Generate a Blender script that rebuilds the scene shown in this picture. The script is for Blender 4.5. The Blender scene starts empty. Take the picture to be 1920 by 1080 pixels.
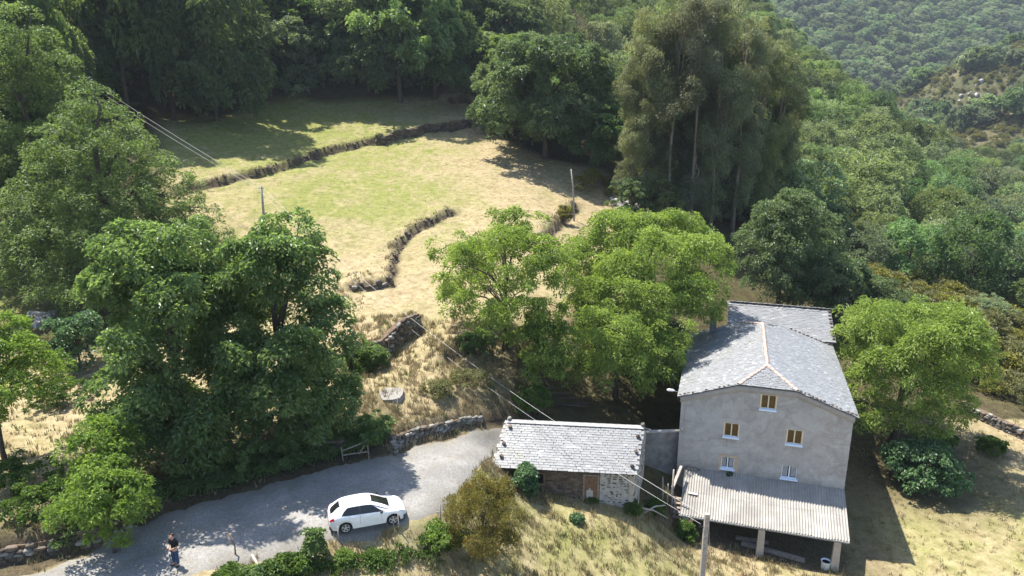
import bpy, bmesh, math, random
import numpy as np
from mathutils import Vector, Matrix

# ---------------------------------------------------------------- camera, sky, sun, exposure
sc = bpy.context.scene
COL = sc.collection
PI = math.pi
R = math.radians
cam_d = bpy.data.cameras.new("camera"); cam = bpy.data.objects.new("camera", cam_d); COL.objects.link(cam)
cam.location = (0, 0, 22.4)
cam.rotation_euler = (R(90 - 15.3), 0, 0)
cam_d.sensor_width = 36.0
cam_d.lens = 36.0 * 1340 / 1920
cam_d.clip_start = 0.5; cam_d.clip_end = 4000
sc.camera = cam
SUN_EL, SUN_AZ = R(64), R(-53)          # elevation; azimuth from +Y towards +X
world = bpy.data.worlds.new("World"); sc.world = world; world.use_nodes = True
wn = world.node_tree
bg = wn.nodes["Background"]
sky = wn.nodes.new("ShaderNodeTexSky"); sky.sky_type = 'NISHITA'; sky.sun_disc = False
sky.sun_elevation = SUN_EL; sky.sun_rotation = SUN_AZ
sky.altitude = 500; sky.air_density = 1.0; sky.dust_density = 1.2; sky.ozone_density = 1.0
wn.links.new(sky.outputs[0], bg.inputs[0]); bg.inputs[1].default_value = 0.13
sun_d = bpy.data.lights.new("sun", 'SUN'); sun = bpy.data.objects.new("sun", sun_d); COL.objects.link(sun)
sun_d.energy = 5.0; sun_d.angle = R(0.53); sun_d.color = (1.0, 0.95, 0.86)
sdir = Vector((math.sin(SUN_AZ) * math.cos(SUN_EL), math.cos(SUN_AZ) * math.cos(SUN_EL), math.sin(SUN_EL)))
sun.rotation_euler = sdir.to_track_quat('Z', 'Y').to_euler()
sun.location = (0, 0, 80)
vs = sc.view_settings
vs.view_transform = 'Standard'; vs.look = 'None'; vs.gamma = 1.0; vs.use_curve_mapping = False
vs.exposure = 1.40
sc.cycles.max_bounces = 8; sc.cycles.diffuse_bounces = 6; sc.cycles.glossy_bounces = 2
sc.cycles.transmission_bounces = 6; sc.cycles.transparent_max_bounces = 6; sc.cycles.volume_bounces = 0
sc.cycles.caustics_reflective = False; sc.cycles.caustics_refractive = False

# measured plan of the place, metres
W = {'CTRL': [(-23.11, 29.54, 0.0), (-18.49, 30.06, 0.0), (-14.75, 30.47, 0.0), (-9.55, 32.9, 0.0), (-5.79, 34.12, 0.0), (-3.88, 35.28, -0.25), (-21.65, 32.44, 0.0), (-19.36, 34.63, 0.0), (-16.16, 36.23, 0.0), (-11.83, 39.53, 0.0), (-9.11, 40.7, -0.1), (-7.71, 42.47, -0.3), (-3.64, 39.64, -0.8), (-3.59, 37.08, -0.7), (-1.6, 42.91, -1.2), (-3.68, 44.74, -0.9), (-0.99, 48.66, -1.5), (-4.93, 46.31, -0.8), (-7.98, 36.51, 0.0), (-13.24, 33.87, 0.0), (-10.86, 31.24, -1.2), (-7.3, 32.42, -1.6), (-2.99, 34.58, -3.2), (0.0, 38.78, -4.0), (3.21, 42.21, -4.7), (8.47, 43.64, -5.2), (0.93, 44.18, -4.2), (-1.25, 43.06, -2.2), (4.57, 37.6, -6.0), (10.47, 43.77, -7.4), (12.64, 45.74, -9.1), (12.88, 42.29, -8.9), (17.82, 44.45, -9.7), (22.46, 43.03, -9.8), (28.2, 43.82, -9.6), (35.06, 43.1, -9.5), (30.85, 54.34, -9.4), (42.12, 53.65, -9.0), (34.83, 57.64, -9.2), (45.19, 59.93, -8.0), (48.76, 63.97, -7.2), (21.81, 47.3, -9.8), (10.82, 55.37, -4.2), (5.53, 57.05, -3.0), (1.7, 52.17, -2.2), (12.97, 53.24, -6.3), (7.26, 52.25, -3.4), (56.48, 83.67, -5.25), (57.04, 94.14, -4.87), (50.48, 70.61, -7.5), (94.7, 129.68, -15.17), (136.79, 191.54, -16.42), (85.6, 152.25, -8.46), (69.25, 143.86, -1.25), (60.9, 116.22, -7.54), (48.48, 108.91, -3.93), (31.43, 106.51, 2.45), (19.34, 107.68, 6.73), (30.72, 80.03, -3.39), (40.12, 79.86, -4.0), (17.12, 70.5, -0.32), (13.77, 57.18, -6.6), (16.11, 64.84, -4.0), (28.7, 55.76, -8.8), (30.75, 62.45, -6.5), (20.95, 56.04, -8.5), (25.62, 71.34, -3.2), (19.3, 71.18, -2.6), (32.61, 70.25, -4.2), (-38.15, 147.03, 21.73), (-6.72, 155.55, 22.55), (-61.07, 127.61, 18.96), (-53.31, 73.31, 2.35), (-45.57, 67.64, 0.6), (-29.62, 44.85, 0.65), (-29.55, 39.67, 0.65), (-26.1, 32.97, 0.43), (-22.12, 33.51, 0.88), (-12.03, 58.58, 1.58), (-8.37, 46.98, 0.87), (-4.39, 49.5, 0.58), (-2.69, 56.69, 2.25), (-12.72, 68.48, 3.67), (-15.4, 84.65, 5.9), (2.81, 93.26, 7.07), (8.73, 99.02, 5.37), (-19.16, 107.63, 10.34), (-34.67, 101.6, 11.02), (-24.45, 128.48, 14.55), (-34.41, 86.31, 8.21), (-5.64, 128.48, 14.55), (14.72, 117.14, 11.0), (-49.73, 122.05, 17.55), (0.0, 53.13, 0.59), (1.85, 58.58, 1.58), (-19.1, 60.98, 2.75), (-28.22, 58.58, 1.58), (-24.13, 44.75, 0.3), (98.51, 321.27, 53.85), (112.84, 293.79, 30.18), (120.9, 281.7, 23.89), (138.06, 254.92, 0.82), (157.91, 230.91, -11.18), (154.03, 213.31, -17.67), (19.85, 199.73, 32.44), (41.19, 244.04, 42.83), (6.87, 245.4, 47.8), (53.28, 218.68, 25.94), (80.6, 204.33, 11.37), (90.75, 192.25, 5.09), (89.59, 257.54, 35.35), (-60.0, 160.0, 44.0), (-30.0, 200.0, 62.0), (10.0, 210.0, 55.0), (-90.0, 100.0, 27.0), (-90.0, 60.0, 10.0), (-70.0, 30.0, 2.0), (-60.0, 5.0, 0.0), (-90.0, -40.0, -2.0), (0.0, -40.0, -8.0), (60.0, -40.0, -14.0), (60.0, 10.0, -11.0), (40.0, 25.0, -9.6), (100.0, 40.0, -16.0), (150.0, 80.0, -26.0), (0.0, 350.0, 118.0), (-150.0, 300.0, 135.0), (-150.0, 160.0, 75.0), (90.0, 380.0, 92.0), (40.0, 300.0, 80.0), (190.0, 340.0, -20.0), (230.0, 290.0, -30.0), (230.0, 200.0, -38.0), (300.0, 150.0, -45.0), (320.0, 0.0, -50.0), (-250.0, 0.0, 5.0), (-250.0, 400.0, 180.0), (160.0, 430.0, 15.0), (0.0, 10.0, -2.5), (-25.0, 12.0, -0.8), (261.49, 496.54, 18.4), (287.61, 491.29, 37.09), (322.39, 474.81, 52.66), (365.82, 457.94, 66.79), (243.88, 438.47, -4.4), (285.6, 443.55, 14.17), (300.9, 435.72, 23.43), (250.75, 408.27, -1.09), (261.94, 400.37, 7.92), (272.24, 392.35, 16.5), (314.78, 387.49, 36.63), (242.01, 349.08, -9.04), (213.43, 326.92, -14.23), (299.85, 874.9, 112.95), (329.55, 711.74, 9.2), (401.64, 823.01, 74.85), (596.27, 906.91, 116.27), (403.13, 760.19, 34.71), (394.93, 1078.42, 250.55), (687.46, 1078.42, 250.55), (800.0, 856.72, 122.26), (980.0, 1078.42, 250.55), (280.0, 420.0, -35.0), (330.0, 330.0, -45.0), (420.0, 250.0, -48.0), (230.0, 480.0, -25.0), (420.0, 620.0, -28.0), (260.0, 600.0, -20.0), (600.0, 500.0, 60.0), (650.0, 300.0, 50.0), (700.0, 0.0, 20.0), (-300.0, 700.0, 220.0), (0.0, 900.0, 230.0), (100.0, 700.0, 120.0)], 'STEPS': {'curved_bank': (1.15, [(-16.22, 68.76), (-13.87, 69.02), (-12.3, 70.21), (-12.92, 75.96), (-13.26, 81.01), (-12.05, 86.02), (-9.81, 89.74), (-7.66, 92.65)]), 'pole_bank': (1.5, [(3.8, 86.35), (5.9, 91.94), (7.86, 99.52), (9.21, 102.31)]), 'upper_bank': (1.35, [(-44.14, 93.89), (-40.49, 97.17), (-37.48, 101.04), (-34.96, 104.96), (-32.97, 110.29), (-30.75, 116.1), (-27.79, 122.16), (-24.87, 125.69), (-23.02, 127.8)]), 'shade_wall': (1.9, [(-22.87, 127.47), (-19.13, 130.91), (-15.6, 133.66), (-10.94, 136.49), (-5.6, 139.86)]), 'top_bank': (1.8, [(-12.89, 148.86), (-9.77, 150.49), (-5.86, 150.21)]), 'field_wall': (2.0, [(-12.82, 52.68), (-11.77, 54.86), (-10.28, 56.45), (-9.03, 58.76), (-8.24, 60.29)]), 'road_wall': (1.1, [(-8.16, 42.69), (-7.21, 43.9), (-5.95, 45.49), (-4.23, 47.16), (-2.37, 48.44), (-0.81, 49.77)]), 'terrace_wall': (1.5, [(-27.52, 30.71), (-25.64, 31.06), (-24.05, 31.49), (-22.72, 31.97), (-21.45, 32.63), (-20.49, 33.74)]), 'ivy_bank': (1.5, [(-5.4, 54.41), (-4.01, 56.32), (-2.29, 58.05)])}, 'RIGHT_WALL': [(43.43, 63.71), (44.66, 61.9), (45.63, 60.62), (46.85, 59.09), (48.8, 57.36)], 'ROCKWALL_A': [(16.65, 111.91), (17.11, 107.98), (17.79, 105.43), (19.08, 103.56)], 'ROCKWALL_B': [(15.25, 106.14), (15.95, 103.62), (16.79, 101.32), (16.82, 98.46)], 'ROAD_L': [(-27.12, 28.8), (-24.13, 29.55), (-22.41, 30.96), (-20.67, 33.27), (-18.73, 35.2), (-16.28, 36.56), (-13.95, 37.93), (-11.82, 39.49), (-9.46, 40.81), (-7.72, 42.57), (-5.85, 44.53), (-3.81, 46.55), (-1.0, 48.88), (1.67, 51.26)], 'ROAD_R': [(-21.55, 27.1), (-19.88, 28.81), (-16.9, 29.41), (-14.7, 30.32), (-12.57, 31.72), (-10.61, 32.52), (-9.02, 32.92), (-6.91, 33.75), (-5.0, 34.6), (-3.82, 36.13), (-3.39, 38.49), (-2.73, 40.92), (-1.98, 43.47), (-1.33, 46.14)], 'T': {'walnut_a': (-19.31, 37.56, 0.25, 9.42, 15.57), 'walnut_b': (-13.0, 39.05, 0.09, 9.26, 16.25), 'small_ash': (-20.48, 31.97, 0.07, 5.21, 5.24), 'edge_tree': (-30.65, 38.96, 0.61, 6.79, 8.91), 'chestnut': (-39.99, 67.38, 1.51, 22.36, 23.55), 'chestnut_behind': (-52.44, 79.47, 5.06, 13.03, 25.91), 'fig_left': (-35.03, 54.19, 0.85, 4.54, 4.44), 'walnut_c': (0.21, 53.26, 0.21, 10.89, 13.31), 'walnut_d': (9.34, 54.57, -4.06, 10.9, 10.29), 'walnut_e': (13.88, 62.92, -3.97, 17.17, 16.4), 'walnut_r': (34.66, 57.33, -9.13, 13.53, 14.66), 'fig_r': (33.84, 52.72, -9.54, 6.86, 4.18), 'mid_chestnut': (5.25, 118.73, 11.71, 22.94, 20.78), 'mid_small': (12.9, 114.59, 10.24, 9.76, 10.41), 'oak_behind': (30.97, 79.88, -3.34, 10.32, 14.6), 'oak_b2': (37.28, 79.12, -3.88, 9.32, 7.75), 'oak_b3': (46.89, 113.83, -2.44, 13.02, 7.86), 'heath': (-1.56, 34.65, -3.32, 4.95, 5.61)}, 'EUC': [(17.36, 102.51, 5.39, 7.33, 21.1), (18.74, 101.44, 4.8, 8.41, 27.08), (22.13, 100.94, 3.88, 9.92, 30.31), (25.58, 101.77, 3.19, 10.01, 31.92), (28.74, 102.46, 2.42, 10.88, 30.86), (33.28, 106.57, 1.79, 10.5, 31.92), (37.61, 111.56, 0.99, 10.14, 31.11), (43.23, 119.01, 0.11, 10.36, 28.98), (20.65, 103.5, 4.99, 9.35, 26.25), (25.0, 105.32, 4.29, 10.32, 28.74), (32.69, 111.11, 2.87, 10.9, 27.82), (41.76, 120.25, 0.98, 10.89, 27.2), (47.89, 125.59, -0.16, 10.43, 23.37), (28.85, 109.49, 3.98, 9.89, 30.68)], 'FOREST': [(-61.68, 92.37, 12.05, 10.28, 26.88), (-62.74, 119.28, 18.93, 16.44, 20.45), (-57.19, 123.95, 18.18, 15.31, 17.39), (-50.3, 124.68, 17.89, 16.31, 20.51), (-45.98, 131.57, 18.85, 15.26, 17.46), (-41.5, 139.36, 20.3, 19.14, 20.77), (-36.13, 145.08, 20.93, 17.8, 19.8), (-29.31, 144.9, 20.52, 18.84, 21.79), (-22.63, 145.7, 20.51, 21.05, 23.5), (-15.85, 148.42, 21.1, 16.06, 17.88), (-10.34, 156.59, 24.07, 13.49, 13.34), (-3.34, 154.58, 21.69, 12.25, 14.0)], 'PT': {'posts': [(-9.16, 32.81, -0.39), (-6.14, 33.8, -0.45), (-4.03, 35.1, -0.74), (-14.02, 31.36, -0.18)], 'pole': [(-27.46, 78.25, 5.33)], 'pole_thin': [(8.69, 98.52, 5.46)], 'polef': [(11.24, 36.13, -7.68)], 'person': [(-16.64, 30.55, -0.03)], 'car': [(-8.86, 33.24, -0.36), (-6.41, 34.05, -0.32)], 'gate': [(-12.08, 40.53, 0.1), (-10.63, 40.02, 0.02), (-9.78, 41.03, -0.02), (-11.37, 40.35, 0.06)], 'slab': [(-8.72, 47.94, 0.93)], 'posts2': [(-8.02, 45.82, 0.39), (-8.43, 44.16, 0.12), (-10.32, 56.12, 1.75), (-10.61, 54.75, 1.65)], 'logs': [(4.15, 53.93, -2.22)], 'stonepile': [(-46.59, 67.22, 0.74), (-46.16, 65.47, 0.65)], 'boulder': [(-8.42, 59.47, 2.25)], 'broom': [(10.53, 106.89, 7.88), (12.18, 109.02, 8.41), (7.08, 95.8, 5.78), (14.51, 110.09, 8.43), (15.15, 106.59, 7.13)], 'rock': [(59.33, 97.9, -5.96), (59.92, 95.65, -5.93), (57.02, 85.06, -5.36), (57.43, 84.07, -5.53), (58.73, 83.94, -5.9)], 'bushes': [(-10.91, 31.5, -0.92), (-10.27, 32.29, -0.54), (-5.72, 33.39, -0.82), (-8.9, 32.32, -0.72), (-7.5, 32.92, -0.98), (-4.42, 34.62, -0.83), (-11.9, 31.23, -0.72), (-13.01, 30.25, -0.54), (-7.25, 32.21, -1.44), (-3.33, 35.49, -1.42), (8.11, 43.62, -5.4), (5.39, 44.13, -4.88), (4.08, 41.76, -5.02), (10.28, 45.84, -7.03), (0.0, 43.34, -3.16), (-13.86, 30.1, -0.34)], 'hedge': [(-15.0, 29.76, -0.17), (-13.58, 30.79, -0.33), (-12.04, 31.72, -0.57), (-10.54, 32.25, -0.57), (-8.97, 32.65, -0.54), (-6.88, 33.55, -0.64), (-4.98, 34.37, -0.6), (-3.79, 35.77, -0.77)], 'meadowpoly': [(-48.96, 60.77, 0.8), (-56.2, 78.39, 5.3), (-41.86, 88.43, 8.2), (-59.45, 126.06, 18.73), (-49.2, 125.34, 17.87), (-40.91, 141.7, 20.96), (-27.19, 144.7, 20.32), (-14.9, 147.31, 20.49), (-10.1, 156.3, 23.85), (-5.46, 151.19, 20.65), (-5.32, 132.36, 15.26), (5.2, 117.34, 11.4), (13.54, 114.2, 10.02), (16.71, 109.21, 7.73), (18.1, 99.84, 4.47), (11.28, 86.99, 3.42), (5.55, 71.44, 1.7), (-2.37, 48.64, -0.75), (-7.83, 43.26, -0.13), (-12.83, 51.76, 1.37), (-32.28, 78.37, 5.3)], 'vine': [(14.55, 111.86, 9.04)]}}
random.seed(7)
rng = np.random.default_rng(11)

# ---------------------------------------------------------------- helpers
def link_mesh(name, me, mats=(), parent=None, loc=None, rz=None):
    for m in (mats if isinstance(mats, (list, tuple)) else [mats]): me.materials.append(m)
    o = bpy.data.objects.new(name, me); COL.objects.link(o)
    if parent is not None: o.parent = parent
    if loc is not None: o.location = loc
    if rz is not None: o.rotation_euler = (0, 0, rz)
    return o
def tag(o, label=None, cat=None, group=None, kind=None):
    if label: o['label'] = label
    if cat: o['category'] = cat
    if group: o['group'] = group
    if kind: o['kind'] = kind
    return o
def thing(name, label, cat, loc=(0, 0, 0), rz=0, group=None):
    o = bpy.data.objects.new(name, None); COL.objects.link(o); o.location = loc; o.rotation_euler = (0, 0, rz)
    o.empty_display_size = 0.3
    return tag(o, label, cat, group)
def np_mesh(name, V, F, smooth=False, attr=None, mat_idx=None):
    """V (n,3); F (m,k) faces of one size"""
    V = np.asarray(V, np.float32); F = np.asarray(F, np.int32); k = F.shape[1]
    me = bpy.data.meshes.new(name)
    me.vertices.add(len(V)); me.vertices.foreach_set('co', V.ravel())
    me.loops.add(F.size); me.loops.foreach_set('vertex_index', F.ravel())
    me.polygons.add(len(F)); me.polygons.foreach_set('loop_start', np.arange(0, F.size, k, dtype=np.int32))
    if mat_idx is not None: me.polygons.foreach_set('material_index', np.asarray(mat_idx, np.int32))
    me.polygons.foreach_set('use_smooth', np.full(len(F), smooth, dtype=bool))
    me.update(calc_edges=True)
    if attr:
        for an, (dom, data) in attr.items():
            data = np.asarray(data, np.float32)
            if data.ndim == 1:
                a = me.attributes.new(an, 'FLOAT', dom); a.data.foreach_set('value', data)
            else:
                a = me.attributes.new(an, 'FLOAT_COLOR', dom)
                a.data.foreach_set('color', np.c_[data, np.ones(len(data), np.float32)].astype(np.float32).ravel())
    return me
class MB:
    """collects polygons; build() makes one object"""
    def __init__(s): s.v = []; s.f = []; s.m = []
    def poly(s, pts, m=0):
        b = len(s.v); s.v += [tuple(p) for p in pts]; s.f.append(tuple(range(b, b + len(pts)))); s.m.append(m)
    def raw(s, vs_, fs, m=0):
        b = len(s.v); s.v += [tuple(p) for p in vs_]
        for f in fs: s.f.append(tuple(b + i for i in f)); s.m.append(m)
    def box(s, x0, x1, y0, y1, z0, z1, m=0):
        v = [(x0, y0, z0), (x1, y0, z0), (x1, y1, z0), (x0, y1, z0), (x0, y0, z1), (x1, y0, z1), (x1, y1, z1), (x0, y1, z1)]
        s.raw(v, [(0, 3, 2, 1), (4, 5, 6, 7), (0, 1, 5, 4), (1, 2, 6, 5), (2, 3, 7, 6), (3, 0, 4, 7)], m)
    def beam(s, a, b, w, h, m=0, up=(0, 0, 1)):
        a = Vector(a); b = Vector(b); d = (b - a).normalized(); u = Vector(up)
        sd = d.cross(u)
        if sd.length < 1e-4: sd = d.cross(Vector((1, 0, 0)))
        sd.normalize(); u = sd.cross(d)
        v = []
        for p in (a, b):
            for i, j in ((-1, -1), (1, -1), (1, 1), (-1, 1)): v.append(p + sd * (i * w / 2) + u * (j * h / 2))
        s.raw(v, [(0, 1, 2, 3), (7, 6, 5, 4), (0, 4, 5, 1), (1, 5, 6, 2), (2, 6, 7, 3), (3, 7, 4, 0)], m)
    def tube(s, pts, rad, n=8, m=0, cap=True):
        pts = [Vector(p) for p in pts]
        if not isinstance(rad, (list, tuple)): rad = [rad] * len(pts)
        b = len(s.v); px = None
        for i, p in enumerate(pts):
            d = (pts[min(i + 1, len(pts) - 1)] - pts[max(i - 1, 0)]).normalized()
            x = (px - d * px.dot(d)) if px is not None else d.orthogonal()
            x.normalize(); px = x; y = d.cross(x)
            for k in range(n):
                a = 2 * PI * k / n
                s.v.append(tuple(p + (x * math.cos(a) + y * math.sin(a)) * rad[i]))
        for i in range(len(pts) - 1):
            for k in range(n):
                k2 = (k + 1) % n
                s.f.append((b + i * n + k, b + i * n + k2, b + (i + 1) * n + k2, b + (i + 1) * n + k)); s.m.append(m)
        if cap:
            s.f.append(tuple(b + k for k in range(n))[::-1]); s.m.append(m)
            e = b + (len(pts) - 1) * n; s.f.append(tuple(e + k for k in range(n))); s.m.append(m)
    def mesh(s, name, smooth=False):
        me = bpy.data.meshes.new(name); me.from_pydata(s.v, [], s.f)
        me.polygons.foreach_set('material_index', np.array(s.m, np.int32))
        if smooth: me.polygons.foreach_set('use_smooth', np.ones(len(s.f), bool))
        me.update(); return me
    def build(s, name, mats, parent=None, smooth=False, loc=None, rz=None):
        return link_mesh(name, s.mesh(name, smooth), mats, parent, loc, rz)
def share(name, me, parent=None, loc=(0, 0, 0), rot=(0, 0, 0), sca=(1, 1, 1)):
    o = bpy.data.objects.new(name, me); COL.objects.link(o)
    if parent is not None: o.parent = parent
    o.location = loc; o.rotation_euler = rot; o.scale = sca
    return o

# ---------------------------------------------------------------- materials
class NT:
    def __init__(s, name):
        s.m = bpy.data.materials.new(name); s.m.use_nodes = True; s.t = s.m.node_tree
        s.p = s.t.nodes['Principled BSDF']; s.out = s.t.nodes['Material Output']
    def n(s, ty, **kw):
        nd = s.t.nodes.new(ty)
        for k, v in kw.items():
            if k.startswith('i_'): nd.inputs[int(k[2:])].default_value = v
            else: setattr(nd, k, v)
        return nd
    def l(s, a, b): s.t.links.new(a, b)
    def noise(s, scale, detail=4, rough=0.6, coord='obj', stretch=None, dist=0.0):
        tc = s.n('ShaderNodeTexCoord')
        v = tc.outputs['Object'] if coord == 'obj' else s.n('ShaderNodeNewGeometry').outputs['Position']
        if stretch:
            mp = s.n('ShaderNodeMapping'); mp.inputs['Scale'].default_value = stretch; s.l(v, mp.inputs[0]); v = mp.outputs[0]
        nz = s.n('ShaderNodeTexNoise'); s.l(v, nz.inputs['Vector'])
        nz.inputs['Scale'].default_value = scale; nz.inputs['Detail'].default_value = detail
        nz.inputs['Roughness'].default_value = rough; nz.inputs['Distortion'].default_value = dist
        return nz.outputs[0]
    def ramp(s, fac, stops):
        r = s.n('ShaderNodeValToRGB'); e = r.color_ramp.elements
        while len(e) < len(stops): e.new(0.5)
        for i, (p, c) in enumerate(stops):
            e[i].position = p
            e[i].color = (c if len(c) == 4 else (*c, 1)) if isinstance(c, (tuple, list)) else (c, c, c, 1)
        s.l(fac, r.inputs[0]); return r.outputs[0]
    def mix(s, fac, a, b, mode='MIX'):
        m = s.n('ShaderNodeMix', data_type='RGBA', blend_type=mode)
        for inp, val in ((m.inputs[0], fac), (m.inputs[6], a), (m.inputs[7], b)):
            if isinstance(val, bpy.types.NodeSocket): s.l(val, inp)
            elif isinstance(val, (tuple, list)): inp.default_value = (*val, 1) if len(val) == 3 else val
            else: inp.default_value = val
        return m.outputs[2]
    def math(s, op, a, b=0.0):
        m = s.n('ShaderNodeMath', operation=op)
        for i, val in enumerate((a, b)):
            if isinstance(val, bpy.types.NodeSocket): s.l(val, m.inputs[i])
            else: m.inputs[i].default_value = val
        return m.outputs[0]
    def attr(s, name): a = s.n('ShaderNodeAttribute', attribute_name=name); return a
    def bump(s, h, strength=0.3, dist=0.02):
        b = s.n('ShaderNodeBump'); b.inputs['Strength'].default_value = strength; b.inputs['Distance'].default_value = dist
        s.l(h, b.inputs['Height']); s.l(b.outputs[0], s.p.inputs['Normal'])
    def base(s, c, rough=0.8, spec=0.3, metal=0.0):
        if isinstance(c, bpy.types.NodeSocket): s.l(c, s.p.inputs['Base Color'])
        else: s.p.inputs['Base Color'].default_value = (*c, 1)
        s.p.inputs['Roughness'].default_value = rough; s.p.inputs['Specular IOR Level'].default_value = spec
        s.p.inputs['Metallic'].default_value = metal
        return s.m
def plain(name, c, rough=0.7, spec=0.3, metal=0.0, var=0.25, scale=6.0):
    t = NT(name); nz = t.noise(scale)
    col = t.ramp(nz, [(0.3, tuple(x * (1 - var) for x in c)), (0.7, tuple(min(1, x * (1 + var)) for x in c))])
    t.bump(nz, 0.15, 0.01)
    return t.base(col, rough, spec, metal)
def leaf_mat(name, dark, light, trans=0.42, tcol=None, spec=0.35, rough=0.5, hue_var=0.0, dead=None):
    t = NT(name)
    a = t.attr('tint')
    col = t.mix(a.outputs['Fac'], dark, light)
    if hue_var:
        oi = t.n('ShaderNodeObjectInfo')
        hs = t.n('ShaderNodeHueSaturation')
        t.l(t.math('ADD', t.math('MULTIPLY', oi.outputs['Random'], hue_var), 0.5 - hue_var / 2), hs.inputs['Hue'])
        rv = t.math('FRACT', t.math('MULTIPLY', oi.outputs['Random'], 7.31))
        t.l(t.math('ADD', t.math('MULTIPLY', rv, 0.75), 0.62), hs.inputs['Value'])
        rs = t.math('FRACT', t.math('MULTIPLY', oi.outputs['Random'], 17.7))
        t.l(t.math('ADD', t.math('MULTIPLY', rs, 0.5), 0.6), hs.inputs['Saturation'])
        t.l(col, hs.inputs['Color']); col = hs.outputs[0]
    if dead:
        col = t.mix(t.ramp(a.outputs['Fac'], [(0.93, 0.0), (0.97, 1.0)]), col, dead)
    t.base(col, rough, spec)
    tr = t.n('ShaderNodeBsdfTranslucent')
    tc = t.mix(1.0, col, tcol or (1.5, 1.5, 0.75), 'MULTIPLY'); t.l(tc, tr.inputs[0])
    ms = t.n('ShaderNodeMixShader'); ms.inputs[0].default_value = trans
    t.l(t.p.outputs[0], ms.inputs[1]); t.l(tr.outputs[0], ms.inputs[2]); t.l(ms.outputs[0], t.out.inputs[0])
    return t.m
M = {}
M['walnut_dark'] = leaf_mat('walnut_leaf', (0.076, 0.128, 0.044), (0.185, 0.262, 0.098), 0.5, (1.45, 1.45, 0.75), 0.5, 0.42)
M['walnut_bright'] = leaf_mat('bright_walnut_leaf', (0.115, 0.175, 0.03), (0.265, 0.345, 0.09), 0.5, (1.4, 1.4, 0.75), 0.45, 0.45)
M['ash'] = leaf_mat('ash_leaf', (0.09, 0.155, 0.025), (0.20, 0.29, 0.065), 0.5, (1.4, 1.4, 0.75), 0.45, 0.45)
M['chestnut'] = leaf_mat('chestnut_leaf', (0.062, 0.102, 0.034), (0.165, 0.225, 0.075), 0.48, (1.4, 1.45, 0.75), 0.28, 0.5)
M['forest'] = leaf_mat('forest_leaf', (0.056, 0.10, 0.038), (0.145, 0.215, 0.072), 0.45, hue_var=0.04)
M['mid_chestnut'] = leaf_mat('broad_chestnut_leaf', (0.068, 0.108, 0.048), (0.165, 0.215, 0.095), 0.42, (1.3, 1.35, 0.8), 0.45, 0.45)
M['euc'] = leaf_mat('eucalyptus_leaf', (0.082, 0.108, 0.04), (0.22, 0.25, 0.10), 0.48, (1.25, 1.15, 0.7), 0.4, 0.5, hue_var=0.02)
M['fig'] = leaf_mat('fig_leaf', (0.05, 0.105, 0.042), (0.12, 0.20, 0.08), 0.32, (1.3, 1.4, 0.8), 0.45)
M['hill'] = leaf_mat('oak_leaf', (0.085, 0.13, 0.058), (0.19, 0.255, 0.105), 0.42, hue_var=0.07)
M['far'] = leaf_mat('far_leaf', (0.092, 0.145, 0.078), (0.21, 0.275, 0.135), 0.40, hue_var=0.05)
M['heath'] = leaf_mat('heath_leaf', (0.115, 0.12, 0.035), (0.24, 0.225, 0.06), 0.46, (1.3, 1.1, 0.6), dead=(0.17, 0.07, 0.03))
M['broom'] = leaf_mat('broom_leaf', (0.10, 0.115, 0.02), (0.22, 0.21, 0.04), 0.35, (1.3, 1.2, 0.6))
M['scrub'] = leaf_mat('scrub_leaf', (0.105, 0.115, 0.046), (0.205, 0.205, 0.08), 0.44, (1.25, 1.2, 0.7))
M['bramble'] = leaf_mat('bramble_leaf', (0.04, 0.085, 0.015), (0.11, 0.17, 0.03), 0.4)
M['bark'] = plain('bark', (0.085, 0.07, 0.055), 0.9, 0.1, var=0.45, scale=9)
M['euc_bark'] = plain('eucalyptus_bark', (0.17, 0.14, 0.105), 0.85, 0.15, var=0.4, scale=5)
def grass_mat():
    t = NT('grass_blade')
    a = t.attr('tint'); g = t.attr('green')
    dry = t.ramp(a.outputs['Fac'], [(0.0, (0.185, 0.135, 0.072)), (0.5, (0.32, 0.26, 0.15)), (1.0, (0.42, 0.35, 0.215))])
    grn = t.ramp(a.outputs['Fac'], [(0.0, (0.06, 0.09, 0.018)), (1.0, (0.17, 0.205, 0.05))])
    col = t.mix(g.outputs['Fac'], dry, grn); t.base(col, 0.8, 0.15)
    tr = t.n('ShaderNodeBsdfTranslucent'); t.l(col, tr.inputs[0])
    ms = t.n('ShaderNodeMixShader'); ms.inputs[0].default_value = 0.3
    t.l(t.p.outputs[0], ms.inputs[1]); t.l(tr.outputs[0], ms.inputs[2]); t.l(ms.outputs[0], t.out.inputs[0])
    return t.m
M['grass'] = grass_mat()
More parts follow.
